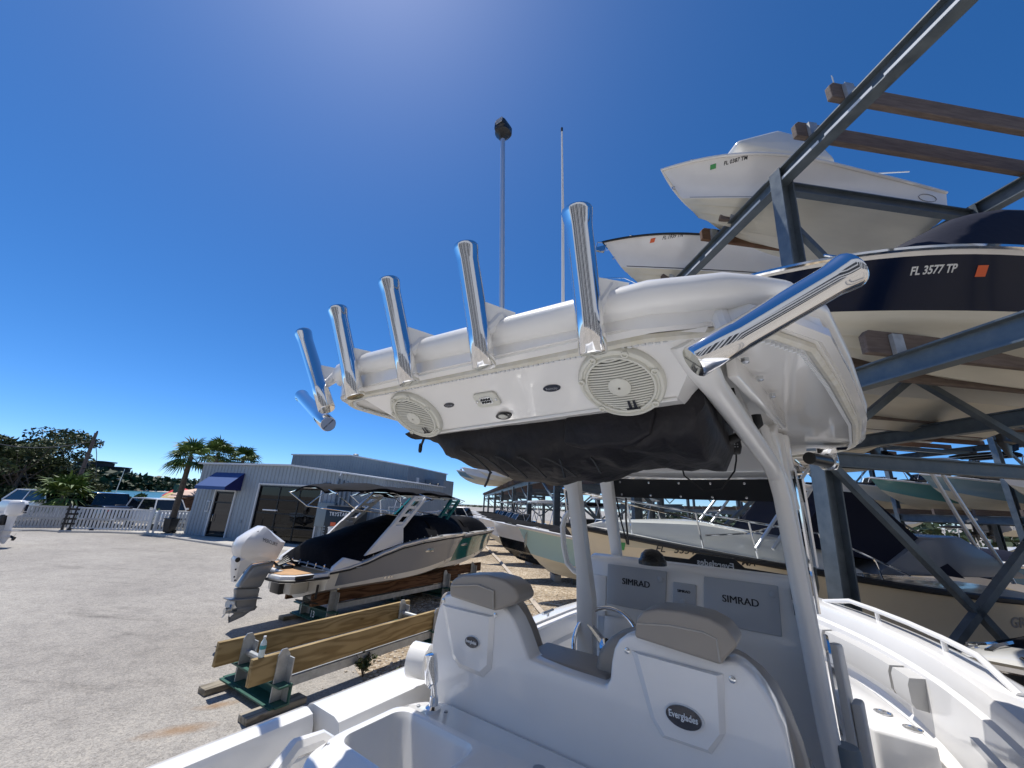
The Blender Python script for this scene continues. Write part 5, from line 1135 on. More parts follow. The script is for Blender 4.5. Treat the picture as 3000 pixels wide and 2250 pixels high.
# bottle on the near board
p=SR.z(556,1928,.725); p=Vector((p2.x+.11,p2.y+.005,.72)); t=thing('water_bottle','clear plastic water bottle with a teal label standing on the near pine board','bottle',SR.M@p,0)
k_=1.25
b=MB(); b.lathe([(.0,0),(.03*k_,.002),(.034*k_,.02),(.033*k_,.06),(.034*k_,.13*k_),(.03*k_,.155*k_),(.013*k_,.185*k_),(.013*k_,.20*k_),(0,.2*k_)],(0,0,0),n=14); b.build('body',mat('bottle_plastic',(.62,.74,.76),.12,var=.05),t)
b=MB(); b.lathe([(.0352*k_,.085*k_),(.0352*k_,.125*k_)],(0,0,0),n=14); b.build('wrapper',mat('teal_label',(.05,.30,.33),.5),t,merge=None)
b=MB(); b.lathe([(.016*k_,.195*k_),(.016*k_,.215*k_),(0,.217*k_)],(0,0,0),n=12); b.build('cap',M['letwhite'],t)
# edging timber, thin hose, weeds
P=[gz(1407,1586),gz(1470,1652),gz(1530,1725),gz(1585,1795),gz(1640,1850)]
b=MB(); b.tube([p+Vector((0,0,.05)) for p in P],.075,4,flat=1.3); tag(b.build('timber_edging',mat('pale_timber',(.50,.43,.35),.8,var=.15,vs=5),smooth=0),'long pale timber edging strip running away across the gravel','edging')
P=[gz(1490,1785),gz(1540,1774),gz(1600,1768),gz(1680,1782),gz(1740,1800)]
b=MB(); b.tube([p+Vector((0,0,.02)) for p in P],.018,6); tag(b.build('thin_hose',M['gel2']),'thin pale hose curving across the gravel beside the edging strip','hose')
for px,py,h,s,lb in ((1062,1985,.42,3,'green weed growing at the gravel edge beside the empty stand'),(1165,1992,.16,6,'tiny weed on the gravel near the white gunwale')):
    rnd=random.Random(s); p=gz(px,py); t=thing('weed_plant',lb,'plant',p,0); b=MB(); sb2=MB()
    for k in range(9):
        a=rnd.uniform(0,6.28); e=Vector((math.cos(a)*h*.4,math.sin(a)*h*.4,h*rnd.uniform(.5,1))); sb2.tube([(0,0,0),e*.5+Vector((0,0,.05)),e],.006,4)
        for j in range(6): leaves(b,e*rnd.uniform(.4,1),(.05,.05,.05),3,.05,rnd)
    b.build('foliage',M['leaf'],t,smooth=0,merge=None); sb2.build('stem',M['bark'],t)
# keel blocks under the bows of the aisle row
for k,(a,c) in enumerate(((14.6,5.0),(18.3,4.4),(18.3,6.4),(22.9,4.0),(27.5,3.8),(6.75,4.2),(6.75,6.6),(3.35,5.6),(14.6,7.2))):
    t=thing('keel_block',('stacked timber keel block under the pale green boat','stacked timber keel block under the black and white boat, nearer the bow','stacked timber keel block under the black and white boat, farther aft','stacked timber keel block under the anchor boat','stacked timber keel block under the fifth boat of the row','timber keel block under the bow of the cream cruiser','timber keel block under the middle of the cream cruiser','timber keel block under the black bowrider','timber keel block under the stern half of the pale green boat')[k],'keel block',RKF.M@lv(a,c,0),RKF.rz,'keel blocks under the aisle row')
    b=MB(); b.box((0,0,.12),(.9,.3,.24),bev=.01); b.build('concrete_base',M['apron'],t); b=MB(); b.box((0,0,.33),(.7,.2,.18),bev=.01); b.build('timber_top',M['wood2'],t)
# outboard and grey hull cut by the left edge
p=gd(-14,1548,31); t=thing('outboard_skiff','grey skiff with a white outboard, cut off by the left edge','boat',(p.x,p.y,.35),rad(200))
Hs=Hull(4.6,.95,.7,.95); Hs.build(t,[M['picketgrey'],M['picketgrey'],M['gel']]); Hs.rub(t,M['gel']); Hs.deck(t,M['gel'])
oc=outboard(t,-.12,0,.80,1.05,M['gel'],M['gel'])
b=MB(); b.box((-.80,0,1.42),(.02,.14,.3)); b.box((-.80,0,1.2),(.02,.2,.04)); b.build('emblem',M['navycanvas'],oc)
# ================================================ the centre console boat the picture is taken from
MF=Frame((0,0,0),36)
mb_=thing('centre_console_boat','white centre console boat in the foreground with a hardtop and polished rod holders','boat',(0,0,0),MF.rz)
YC=.44; X0=-1.3
class SH2(Hull):
    pass
mh=Hull(7.6,1.40,1.5,1.62,zc=.34,bc=.86,s0=.52,p=2.5,flare=.06,kz=.3,cz=.55,st=1.3,tuck=.05,kx=.86)
KZ=.6
def loc(p): return Vector((p.x+X0,p.y+YC,p.z+KZ))
ho=mh.build(mb_,[M['gel2'],M['gel'],M['gel']],nt=8); ho.location=(X0,YC,KZ)
ro=mh.rub(mb_,M['rubber'],r=.03,dz=-.06); ro.location=(X0,YC,KZ)
SOLE=1.37
def us(x): return (x-X0)/mh.L
def gun(x,sg): q=mh.sheer(us(x)); return Vector((x,YC+sg*q.y,q.z+KZ))
# gunwale cap and inner liner, each side; the port quarter has a thin topped dive door
def cap(sg,xa,xb,wd,zlow,name,n=44,lift=0.0,inz=None):
    b=MB(); secs=[]
    for i in range(n+1):
        x=lerp(xa,xb,i/n); u=us(x); q=mh.sheer(u); e=mh.sheer(min(1,u+.004))-mh.sheer(max(0,u-.004)); nrm=Vector((e.y,-e.x,0)).normalized()   # points inboard on port side
        if q.y<wd*1.05: nrm=Vector((-.6,-1,0)).normalized()
        def P(off,dz): 
            p=q+nrm*off; y=max(.0,p.y); return Vector((p.x+X0,YC+sg*y,q.z+KZ+dz))
        lo=max(zlow,0)
        secs.append([P(-.015,-.05),P(-.02,-.01+lift),P(.0,.015+lift),P(.03,.022+lift),P(wd-.05,.022+lift),P(wd-.015,.012+lift),P(wd,-.02+lift),P(wd+.004,-.09),P(wd+.03,-.11)]+[Vector((P(wd+.06,0).x,P(wd+.06,0).y,zz)) for zz in (1.75,lo+.06)]+[Vector((P(wd+.12,0).x,P(wd+.12,0).y,lo))])
    b.loft(secs,caps=False)
    for q in (secs[0],secs[-1]): b.add(q,[list(range(len(q)))])
    return b.build(name,M['gel'],mb_,smooth=40,merge=None)
cap(1,1.16,6.22,.24,SOLE,'gunwale'); cap(1,-1.25,1.13,.10,SOLE,'dive_door',n=14); cap(-1,-1.25,6.22,.26,SOLE,'gunwale',n=60)
b=MB(); b.quad((X0+.05,YC-1.15,SOLE),(4.3,YC-1.2,SOLE),(4.3,YC+1.2,SOLE),(X0+.05,YC+1.15,SOLE)); b.add([(4.3,YC-1.1,SOLE),(5.6,YC-.6,SOLE),(5.9,YC,SOLE),(5.6,YC+.6,SOLE),(4.3,YC+1.1,SOLE)],[[0,1,2,3,4]]); b.build('cockpit_sole',M['sole'],mb_,smooth=0)
# transom inside
b=MB(); b.box((X0+.12,YC,1.75),(.2,2.3,.76),bev=.04); b.build('transom',M['gel'],mb_)
# ---------------- aft station with livewell, behind the seat shells
def ring(pts,z): return [Vector((x,y,z)) for x,y in pts]
CZ=2.185
b=MB(); n=9
ox0,ox1,oy0,oy1=.86,1.50,-.30,1.47
ocx,ocy,ow_,oh_=(ox0+ox1)/2,(oy0+oy1)/2,ox1-ox0,oy1-oy0
icx,icy,iw,ih=1.17,1.22,.26,.38
O=rrect(ocx,ocy,ow_,oh_,.16,n); I=rrect(icx,icy,iw,ih,.05,n)
def ins(P,d,cx,cy,w,h): return [(cx+(x-cx)*(1-2*d/w),cy+(y-cy)*(1-2*d/h)) for x,y in P]
b.loft([ring(O,1.40),ring(O,CZ-.03),ring(ins(O,.008,ocx,ocy,ow_,oh_),CZ-.008),ring(ins(O,.03,ocx,ocy,ow_,oh_),CZ),ring(ins(I,-.055,icx,icy,iw,ih),CZ),ring(ins(I,-.035,icx,icy,iw,ih),CZ+.012),ring(ins(I,-.012,icx,icy,iw,ih),CZ+.008),ring(I,CZ-.02),ring(ins(I,.02,icx,icy,iw,ih),CZ-.20),ring(ins(I,.06,icx,icy,iw,ih),CZ-.30),ring(ins(I,.10,icx,icy,iw,ih),CZ-.32)],closed=True)
b.f.append(list(range(len(b.v)-len(I),len(b.v)))); b.m.append(0)
sn=b.build('rigging_station',M['gel'],mb_,smooth=45)
b=MB()
for k in range(9): a=lerp(.0,1,k/8); x=lerp(1.0,1.34,a); b.lathe([(.006,0),(.006,.003),(.003,.004)],(x,1.438-.02*abs(a-.5),CZ+.001),n=8)
for k in range(3): b.lathe([(.008,0),(.008,.004),(.004,.006)],(1.38+.02*k,1.40-.06*k,CZ+.001),n=8)
b.build('rim_screw',M['letgrey'],sn)
b=MB(); b.slab(ring(rrect(.72,.93,.34,.5,.05,4),CZ+.012),(0,0,.02),bev=.006); b.build('station_lid',mat('pale_grey_gelcoat',(.40,.45,.50),.3),sn) if 0 else None
b=MB(); b.tube([(.88,1.38,1.95),(.84,1.44,2.05),(.86,1.49,2.14),(.93,1.52,2.17),(1.02,1.51,2.165),(1.08,1.46,2.12)],.03,8); b.build('grab_handle',M['gel'],sn)
b=MB()
for x,y in ((1.36,.80),(1.40,.66)): b.lathe([(.022,0),(.022,.005),(.012,.006)],(x,y,CZ),n=10)
b.build('drain_cover',M['letgrey'],sn)
# washdown faucet
c=MF.z(1268,2082,CZ); t_=MB(); t_.lathe([(.032,0),(.032,.012),(.02,.02),(.017,.05)],c,n=14)
k0=MF.plane(1262,2055,c,(1,0,0)); k1=MF.plane(1250,2008,c,(1,0,0)); k2=MF.plane(1263,2058,c,(1,0,0))
t_.tube([c+Vector((0,0,.04)),c+Vector((0,.006,.07)),c+Vector((0,.012,.095))],.013,10); t_.tube([c+Vector((0,.03,.085)),c+Vector((.0,.012,.105))],.02,10)
t_.lathe([(.014,-.04),(.028,-.034),(.029,.03),(.025,.06),(.026,.066),(.014,.07)],c+Vector((0,.028,.125)),(.0,.2,1),14); t_.build('washdown_faucet',M['chrome'],mb_)
# ---------------- seat shells
XS=1.5
OUT=[(1258,2060),(1262,1990),(1262,1950),(1264,1880),(1272,1830),(1283,1785),(1300,1745),(1330,1738),(1445,1772),(1466,1770),(1485,1785),(1505,1815),(1522,1855),(1537,1900),(1548,1932),(1660,1974),(1774,2012),(1786,1990),(1790,1940),(1798,1900),(1812,1875),(1835,1858),(1860,1856),(2115,1940),(2140,1935),(2170,1948),(2205,1980),(2240,2025),(2270,2075),(2300,2140),(2325,2250),(2345,2380)]
P=[MF.x(a,c_,XS) for a,c_ in OUT]; P.append(Vector((XS,P[-1].y,1.42))); P.append(Vector((XS,P[0].y,1.42)))
P=[p+Vector((.10*(2.6-p.z)*-0.0,0,0)) for p in P]
b=MB(); b.slab(P,(.10,0,0),bev=.035,seg=4); shell=b.build('seat_shell',M['gel'],mb_,smooth=50)
# sculpted relief panels on each back
def xp(pts,x): return [MF.x(a,c_,x) for a,c_ in pts]
def relief(top,bot,d=.016):
    A=xp(top,XS-.001);B=xp(bot,XS-.001); b=MB()
    mid=[p+Vector((-d,0,0)) for p in B]
    b.loft([A,mid],closed=True); b.add(mid,[list(range(len(mid)))]); return b
b=relief([(1296,1770),(1450,1805),(1440,1960),(1415,1985),(1345,1955),(1325,1925)],[(1312,1776),(1438,1806),(1432,1945),(1410,1965),(1352,1940),(1337,1915)],.014); b.build('back_panel',M['gel'],shell,smooth=20)
b=relief([(1850,1905),(2120,1975),(2125,2150),(2085,2210),(1940,2160),(1905,2100)],[(1872,1912),(2102,1975),(2110,2145),(2075,2190),(1952,2148),(1922,2098)],.016); b.build('back_panel',M['gel'],shell,smooth=20)
M['badge']=mat('dark_badge',(.012,.017,.035),.25,coat=.5)
for (cx_,cy_,rx,ry,lx) in ((1383,1881,27,16.5,1),(2003,2101,58,25,1)):
    c=MF.x(cx_,cy_,XS-.02); w_=abs(MF.x(cx_+rx,cy_+rx*.3,XS).y-c.y); h_=w_*.56
    b=MB()
    for rr,x1,mi in ((1.13,-.000,0),(1.0,-.006,1)):
        s0=[c+Vector((0.012,w_*rr*math.cos(k*math.pi/16),h_*rr*math.sin(k*math.pi/16))) for k in range(32)]; s1=[p+Vector((x1-.012,0,0)) for p in s0]
        b.loft([s0,s1],closed=True,m=mi); b.add(s1,[list(range(32))],mi)
    bd=b.build('maker_badge',[M['letwhite'],M['badge']],shell,smooth=30)
    b=MB(); s_=w_*1.62/tw('Everglades',.015); b.text('Everglades',s_,lambda x,y,z:c+Vector((-.0075-z,w_*.81-x,-h_*.16+y*1.25)),off=.015,depth=.002); b.build('lettering',M['letwhite'],bd,smooth=0)
b=MB()
for q in ((1300,1759),(1452,1802),(1838,1906),(2146,1990)): p=MF.x(q[0],q[1],XS); b.lathe([(.0095,-.004),(.0095,.004),(.004,.006)],p,(-1,0,0),10)
b.build('shell_screw',M['steel'],shell)
# cushions: bolster behind (in front of) the shell, folded-back headrests on top
def cush(px,x,d,bev,name,m=M['vinyl'],dz=0.):
    b=MB(); b.slab([p+Vector((0,0,dz)) for p in xp(px,x)],(d,0,0),bev=bev,seg=4); return b.build(name,m,mb_,smooth=60)
cush([(1360,1990),(1345,1850),(1345,1770),(1355,1722),(1460,1728),(1515,1736),(1548,1765),(1580,1830),(1603,1900),(1612,1940),(1600,2060)],XS+.27,-.17,.03,'seat_bolster')
cush([(1772,2040),(1780,1945),(1792,1883),(1822,1842),(1860,1832),(2120,1885),(2168,1894),(2235,1944),(2279,1993),(2316,2066),(2352,2156),(2376,2243),(2385,2300),(1790,2280)],XS+.25,-.15,.03,'seat_bolster')
cush([(1530,1926),(1780,2004),(1780,2040),(1530,1965)],XS+.05,.2,.02,'armrest_cushion',dz=.018)
def headrest(px,x0,d,name):
    pts=xp(px,x0); b=MB(); b.slab(pts,(d,0,0),bev=.04,seg=5); o=b.build(name,M['vinyl'],mb_,smooth=60)
    return o,pts
h1,_=headrest([(1316,1748),(1316,1712),(1330,1694),(1356,1684),(1425,1684),(1478,1699),(1508,1722),(1520,1750),(1512,1766),(1462,1787),(1446,1790)],XS-.045,.13,'headrest')
h2,_=headrest([(1858,1868),(1862,1815),(1882,1790),(1925,1783),(2000,1791),(2075,1810),(2125,1838),(2152,1872),(2160,1895),(2130,1925),(2112,1950)],XS-.05,.14,'headrest')
for o,px in ((h1,[(1322,1716),(1400,1714),(1446,1732),(1446,1785)]),(h2,[(1866,1826),(1960,1832),(2060,1852),(2100,1872),(2110,1940)])):
    b=MB(); b.tube([MF.x(a,c_,XS-.047-.002) for a,c_ in px],.004,5); b.build('stitching',M['stitch'],o)
# base of the helm seat in front of the shells
b=MB(); b.box((1.86,YC+.18,1.72),(.58,1.25,.7),bev=.04); b.build('seat_base',M['gel'],mb_)
for y in (1.16,.32):
    b=MB(); b.box((1.88,y,2.12),(.5,.5,.12),bev=.04); b.build('seat_cushion',M['vinyl'],mb_)
# round white end cap left of the seat
c=MF.x(1236,1935,XS+.05); b=MB(); b.lathe([(.0,-.06),(.05,-.058),(.072,-.04),(.075,.05),(.0,.06)],c,(-.35,1,0),18); b.lathe([(.008,-.066),(.008,-.055)],c+Vector((-.03,-.03,0)),(-.35,1,0),8); b.build('armrest_hub',M['gel'],mb_)
# ---------------- console
XD=2.5
b=MB()
D=[(1.15,SOLE),(1.15,2.30),(1.12,2.60),(1.08,2.73),(.0+.06,2.73),(.04,2.60),(.02,2.30),(.02,SOLE)]
prof=[(XD+.05,SOLE),(XD+.05,2.25),(XD,2.42),(XD+.055,2.708),(XD+.12,2.728),(3.25,2.66),(3.75,2.35),(3.85,SOLE)]
b.slab([(x,1.17,z) for x,z in prof],(0,-1.16,0),bev=.03,seg=3); con=b.build('console',M['gel'],mb_,smooth=45)
nD=Vector((-.315,0,.06)).normalized()      # dash face normal (leans forward going up)
def dp(px,py,off=0.): return MF.plane(px,py,(XD,0,2.42),(-.315,0,.06))+nD*off
for pts,tx,sz,cap_ in (([(1783,1652),(1955,1675),(1950,1790),(1780,1768)],[(1826,1702),(1906,1714)],1,(1938,1697)),([(2064,1690),(2280,1717),(2292,1866),(2062,1800)],[(2118,1752),(2224,1768)],1,(2266,1742)),([(1974,1706),(2041,1714),(2041,1783),(1973,1770)],[(1987,1731),(2024,1735)],1,(2003,1764))):
    b=MB(); P=[dp(*q,off=.0) for q in pts]
    P[2].z=P[3].z=min(P[2].z,P[3].z); P[0].z=P[1].z=max(P[0].z,P[1].z)
    s0=P; b.slab(P,nD*.016,bev=.005); dc=b.build('display_cover',M['greyplast'],con,smooth=40)
    A=dp(*tx[0],off=.0165);B=dp(*tx[1],off=.0165); A.z=B.z=(A.z+B.z)/2; ud=Vector((.06,0,.315)).normalized(); s_=(B-A).length/tw('SIMRAD'); b=MB(); dirx=(B-A).normalized()
    for sft in (-.0011,0,.0011): b.text('SIMRAD',s_,lambda x,y,z:A+dirx*(x+sft)+ud*(y-.36*s_)+nD*(z+.0006+sft*.1),depth=.001); b.build('lettering',M['letblack'],dc,smooth=0)
    c=dp(*cap_,off=.016); b=MB(); b.lathe([(.016,0),(.016,.006),(.012,.008)],c,nD,18); b.build('corner_cap',M['greyplast'],dc)
b=MB()
for q in ((1749,1704),): c=dp(*q,off=.0); b.lathe([(.016,0),(.016,.004),(.011,.005)],c,nD,14)
for q in ((2322,1740),(2330,1785)): c=dp(*q,off=.004); b.box(c,(.02,.012,.05))
b.build('switch',M['plast'],con)
b=MB(); b.slab([dp(1732,1680,.0),dp(1778,1688,.0),dp(1772,1860,.0),dp(1730,1850,.0)],nD*.006,bev=.003); b.slab([dp(1752,1800,0),dp(1850,1815,0),dp(1850,1880,0),dp(1752,1868,0)],nD*.006,bev=.003); b.build('access_panel',M['gel'],con)
# compass
c=MF.z(1912,1654,2.725); b=MB(); b.lathe([(.075,0),(.075,.02),(.066,.03),(.058,.055),(.035,.075),(.0,.082)],c,n=20); b.build('compass',mat('compass_dome',(.012,.013,.015),.25,bump=.5,bs=60,dist=.01),con)
# black strip on the lower windshield with the maker's name, read from outside
P=[MF.x(a,c_,3.02) for a,c_ in ((1936,1628),(2018,1638),(2040,1622),(2152,1638),(2182,1664),(2318,1686),(2322,1740),(1945,1690))]
b=MB(); b.slab(P,(.006,0,0)); ws=b.build('windshield_base',M['plast'],con,smooth=0)
A=MF.x(2150,1659,3.015);B=MF.x(2042,1643,3.015); d=(B-A); s_=d.length/tw('Everglades',.02); b=MB(); b.text('Everglades',s_,lambda x,y,z:A+d.normalized()*x+Vector((-z-.002,0,(y-.02))),off=.02,depth=.001); b.build('lettering',M['letwhite'],ws,smooth=0)
# steering wheel
c=Vector((2.27,.94,2.31)); axw=Vector((-.87,0,.5)).normalized(); ua=Vector((0,1,0)); va=axw.cross(ua)
if va.z<0: va=-va
R_=.185; b=MB(); b.tube([c+ua*R_*math.cos(k*.1963)+va*R_*math.sin(k*.1963) for k in range(32)],.0125,10,closed=True); stw=b.build('steering_wheel',M['chrome'],con)
b=MB()
for a in (2.5,.64,-1.57):
    d=ua*math.cos(a)+va*math.sin(a); b.tube([c-axw*.03,c+d*R_*.45-axw*.02,c+d*R_],[.022,.016,.011],8,flat=1.6)
b.lathe([(.04,-.05),(.045,-.02),(.035,.0),(.0,.008)],c,axw,16); b.tube([c-axw*.25,c-axw*.04],.03,8); b.build('spokes',M['chrome'],stw)
b=MB(); b.box((2.36,.98,2.18),(.03,.07,.10),bev=.008); b.build('throttle_panel',M['badge'],con)
b=MB(); b.box((2.45,.98,2.10),(.12,.42,.05),bev=.015); b.build('foot_shelf',M['gel'],con)
# ---------------- hardtop
def hwl(x):
    T=[(.93,.84),(.95,.95),(.97,1.0),(1.01,1.05),(1.06,1.08),(1.2,1.1),(1.57,1.12),(2.33,1.14),(2.9,1.15)]
    if x<=T[0][0]: return T[0][1]
    for (a,c_),(e,g) in zip(T,T[1:]):
        if x<=e: return lerp(c_,g,(x-a)/(e-a))
    return min(1.14,hw(x)+.02)
def hw(x):
    T=[(.93,.50),(.97,.66),(1.06,.78),(1.2,.86),(1.57,.93),(2.33,1.05),(2.9,1.10),(3.1,1.10),(3.35,1.0),(3.5,.82),(3.58,.55),(3.6,.3)]
    if x<=T[0][0]: return T[0][1]
    for (a,c_),(e,g) in zip(T,T[1:]):
        if x<=e: return lerp(c_,g,(x-a)/(e-a))
    return T[-1][1]
YH=.74
xs_=[.93,.94,.95,.97,1.01,1.06,1.12,1.2,1.35,1.57,1.9,2.33,2.6,2.9,3.05,3.15,3.25,3.35,3.43,3.5,3.55,3.58,3.6]
b=MB(); secs=[]
for x in xs_:
    h=hw(x); row=[]
    for k in range(17):
        g=-1+k/8; row.append(Vector((x,YH+(hwl(x) if g>0 else h)*g,3.555+.04*(1-g*g)-.03*max(0,(x-3.3)/.6)**2-.035*max(0,-g))))
    for k in range(17):
        g=1-k/8; d=.045*(1-abs(g)**6); row.append(Vector((x,YH+((hwl(x) if g>0 else h)-.02)*g,3.455+d*.4)))
    secs.append(row)
b.loft(secs,closed=True,caps=True); top=b.build('hardtop',M['gel'],mb_,smooth=50)
# big rounded rear tube and edge moulding
def edge(off,z,side=None,xa=.93):
    R_=[Vector((x,YH-(hw(x)+off),z)) for x in xs_ if x>=xa][::-1]; Lf=[Vector((x,YH+(hwl(x)+off),z)) for x in xs_ if x>=xa]
    return R_+Lf
b=MB(); E1_=edge(0,3.575); rr=[.020+.027*min(1,max(0,1-(p.x-1.0)/.16)) for p in E1_]; E1_=[Vector((p.x-.0,p.y,p.z-.0-.02*max(0,(p.x-1.4)/2)-.045*min(1,max(0,(.75-p.y)/.65)))) for p in E1_]
b.tube(E1_,rr,12); b.build('edge_moulding',M['powder'],top)
b=MB(); E2=[Vector((p.x+.03,p.y,p.z)) for p in edge(-.005,3.475)]; b.tube(E2,.022,6,up=(0,0,1)); b.build('lower_lip',M['gel'],top)
b=MB(); E3=[Vector((p.x+.045,p.y,p.z)) for p in edge(-.03,3.448)]; b.tube(E3,.013,6); b.build('bolt_rope_trim',M['dirty'],top)
b=MB(); E4=[Vector((p.x+.06,p.y,p.z)) for p in edge(-.05,3.441)]
seg=[];acc=0
for a,c_ in zip(E4,E4[1:]):
    if a.x>3.2 or c_.x>3.2 : continue
    L_=(c_-a).length; k=0
    while acc<L_: seg.append(a.lerp(c_,acc/L_)); acc+=.019
    acc-=L_
for p in seg: b.box(p,(.011,.011,.008))
b.build('zipper_trim',M['letwhite'],top,smooth=0)
# aft fascia under the tube : slopes forward and down to its bottom edge
FP0,FN=Vector((.985,0,3.452)),Vector((-.15,0,-.215)).normalized()
def fp(px,py,off=0.): return MF.plane(px,py,FP0,FN)+FN*off
TL,TR_,BR_,BL=fp(1105,1130),fp(2010,975),fp(1985,1165),fp(1235,1272)
TL=Vector((TL.x,TL.y,TL.z))
b=MB(); pts=[Vector((.985,TL.y+.02,3.452)),Vector((.985,.20,3.452)),Vector((.985,.12,3.452)),BR_,BL]
pts=[fp(1060,1165),Vector((.985,1.30,3.452)),Vector((.985,.12,3.452)),BR_,BL]
b.slab(pts,-FN*.02,bev=.0); z_=BL.z; 
bx=[Vector((p.x,p.y,p.z)) for p in (BL,BR_)]
b.quad(bx[0],bx[1],bx[1]+Vector((.6,.0,.02)),bx[0]+Vector((.6,0,.02))); b.quad(BR_,Vector((.985,.12,3.452)),Vector((2.1,.12,3.46)),BR_+Vector((1.2,0,.02))); b.quad(BL,pts[0],Vector((2.1,pts[0].y,3.46)),BL+Vector((1.2,0,.02)))
fas=b.build('aft_fascia',M['gel'],top,smooth=0)
b=MB(); b.tube([BL-FN*-.004,BR_-FN*-.004],.006,6); b.build('fascia_edge',M['powder'],fas)
b=MB(); q_=fp(1205,1232,-.15); b.ell(q_,(.16,.17,.15),n=24); b.build('speaker_pod',M['gel'],fas)
uF=Vector((0,-1,0)); vF=FN.cross(uF); 
if vF.z<0: vF=-vF
def disc(mb,c,rx,ry,h0,h1,m=0,n=40,rot=0):
    s0=[c+FN*h0+uF*rx*math.cos(2*math.pi*k/n)+vF*ry*math.sin(2*math.pi*k/n) for k in range(n)]; s1=[p+FN*(h1-h0) for p in s0]; mb.loft([s0,s1],closed=True,m=m); mb.add(s1,[list(range(n))],m)
for cpx,R_ in (((1820,1117),.130),((1222,1213),.130)):
    c=fp(*cpx); b=MB()
    def rg(r,h,n=40): return [c+FN*h+uF*r*math.cos(2*math.pi*k/n)+vF*r*math.sin(2*math.pi*k/n) for k in range(n)]
    b.loft([rg(R_,0),rg(R_,.012),rg(R_*.96,.020),rg(R_*.9,.022),rg(R_*.87,.016),rg(R_*.83,.016),rg(R_*.80,.024),rg(R_*.76,.024),rg(R_*.74,.010),rg(.01,.010)],closed=True); spk=b.build('speaker',M['offwhite'],fas,smooth=35)
    b=MB(); n_=21
    for k in range(n_):
        v=-R_*.72+2*R_*.72*k/(n_-1); hl=math.sqrt(max(0,(R_*.75)**2-v*v)); 
        if hl<.01: continue
        A_=[c+vF*v+uF*(-hl+2*hl*i/8)+FN*(.016+.008*(1-((-1+i/4))**2)) for i in range(9)]; b.tube(A_,R_*.027,5)
    b.build('grille',M['offwhite'],spk); b=MB(); b.loft([rg(R_*.26,.018,20),rg(R_*.26,.030,20),rg(R_*.2,.034,20),rg(.004,.036,20)],closed=True); b.build('tweeter_cap',M['offwhite'],spk)
    b=MB(); b.loft([rg(R_*.735,.0115),rg(.01,.0115)],closed=True); b.build('cone',mat('speaker_cone',(.16,.16,.15),.7),spk)
    for a in (.3,1.15,2.0,2.85,3.9,5.5): 
        q=c+uF*R_*.90*math.cos(a)+vF*R_*.90*math.sin(a); MB().lathe([(R_*.085,.012),(R_*.085,.026),(R_*.05,.027),(R_*.04,.022),(0,.022)],q,FN,8).build('screw_boss',M['offwhite'],spk)
    b=MB(); e=c-vF*R_*.58+uF*R_*.12+FN*.030
    for dx,hh in ((-.012,.03),(.004,.03)): b.add([e+uF*dx+vF*(-.016),e+uF*(dx+.011)+vF*(-.016),e+uF*(dx+.009)+vF*.02,e+uF*(dx+.002)+vF*.02],[[0,1,2,3]])
    b.add([e+uF*-.02+vF*-.016,e+uF*.022+vF*-.016,e+uF*.022+vF*-.009,e+uF*-.02+vF*-.009],[[0,1,2,3]]); b.build('speaker_emblem',M['letblack'],spk,smooth=0,merge=None)
# badges, spreader light, dome light
for cpx,r in (((1617,1136),.033),((1316,1186),.027)):
    c=fp(*cpx); b=MB(); disc(b,c,r,r*.42,0,.004); bd=b.build('oval_badge',M['badge'],fas); s_=r*1.3/tw('Ramcap'); b=MB(); b.text('Ramcap',s_,lambda x,y,z:c+uF*(x-r*.65)+vF*(y-.0045)+FN*(.0042+z),depth=.0006); b.build('lettering',M['letgrey'],bd,smooth=0)
c=fp(1428,1168); b=MB(); b.slab([c+uF*x+vF*y for x,y in rrect(0,0,.11,.066,.016,4)],FN*.010,bev=.003); lt=b.build('spreader_light',M['offwhite'],fas)
b=MB(); b.slab([c+uF*x+vF*y+FN*.009 for x,y in rrect(0,.001,.055,.032,.006,3)],FN*.004); b.build('lens',M['steel'],lt)
b=MB()
for i in range(4):
    for j in range(2): b.ell(c+uF*(-.018+.012*i)+vF*(-.006+.012*j)+FN*.0135,(.005,.005,.005),n=8)
b.build('led',M['darkmetal'],lt)
b=MB()
for sx in (-.045,.045): b.lathe([(.006,.009),(.006,.013),(.003,.014)],c+uF*sx,FN,8)
b.build('screw',M['steel'],lt)
c=fp(1478,1214,.004); b=MB(); disc(b,c,.036,.016,0,.008); dm=b.build('dome_light',M['plast'],fas); b=MB(); b.ell(c+FN*.008,(.02,.02,.008),n=12); b.build('lens',M['offwhite'],dm)
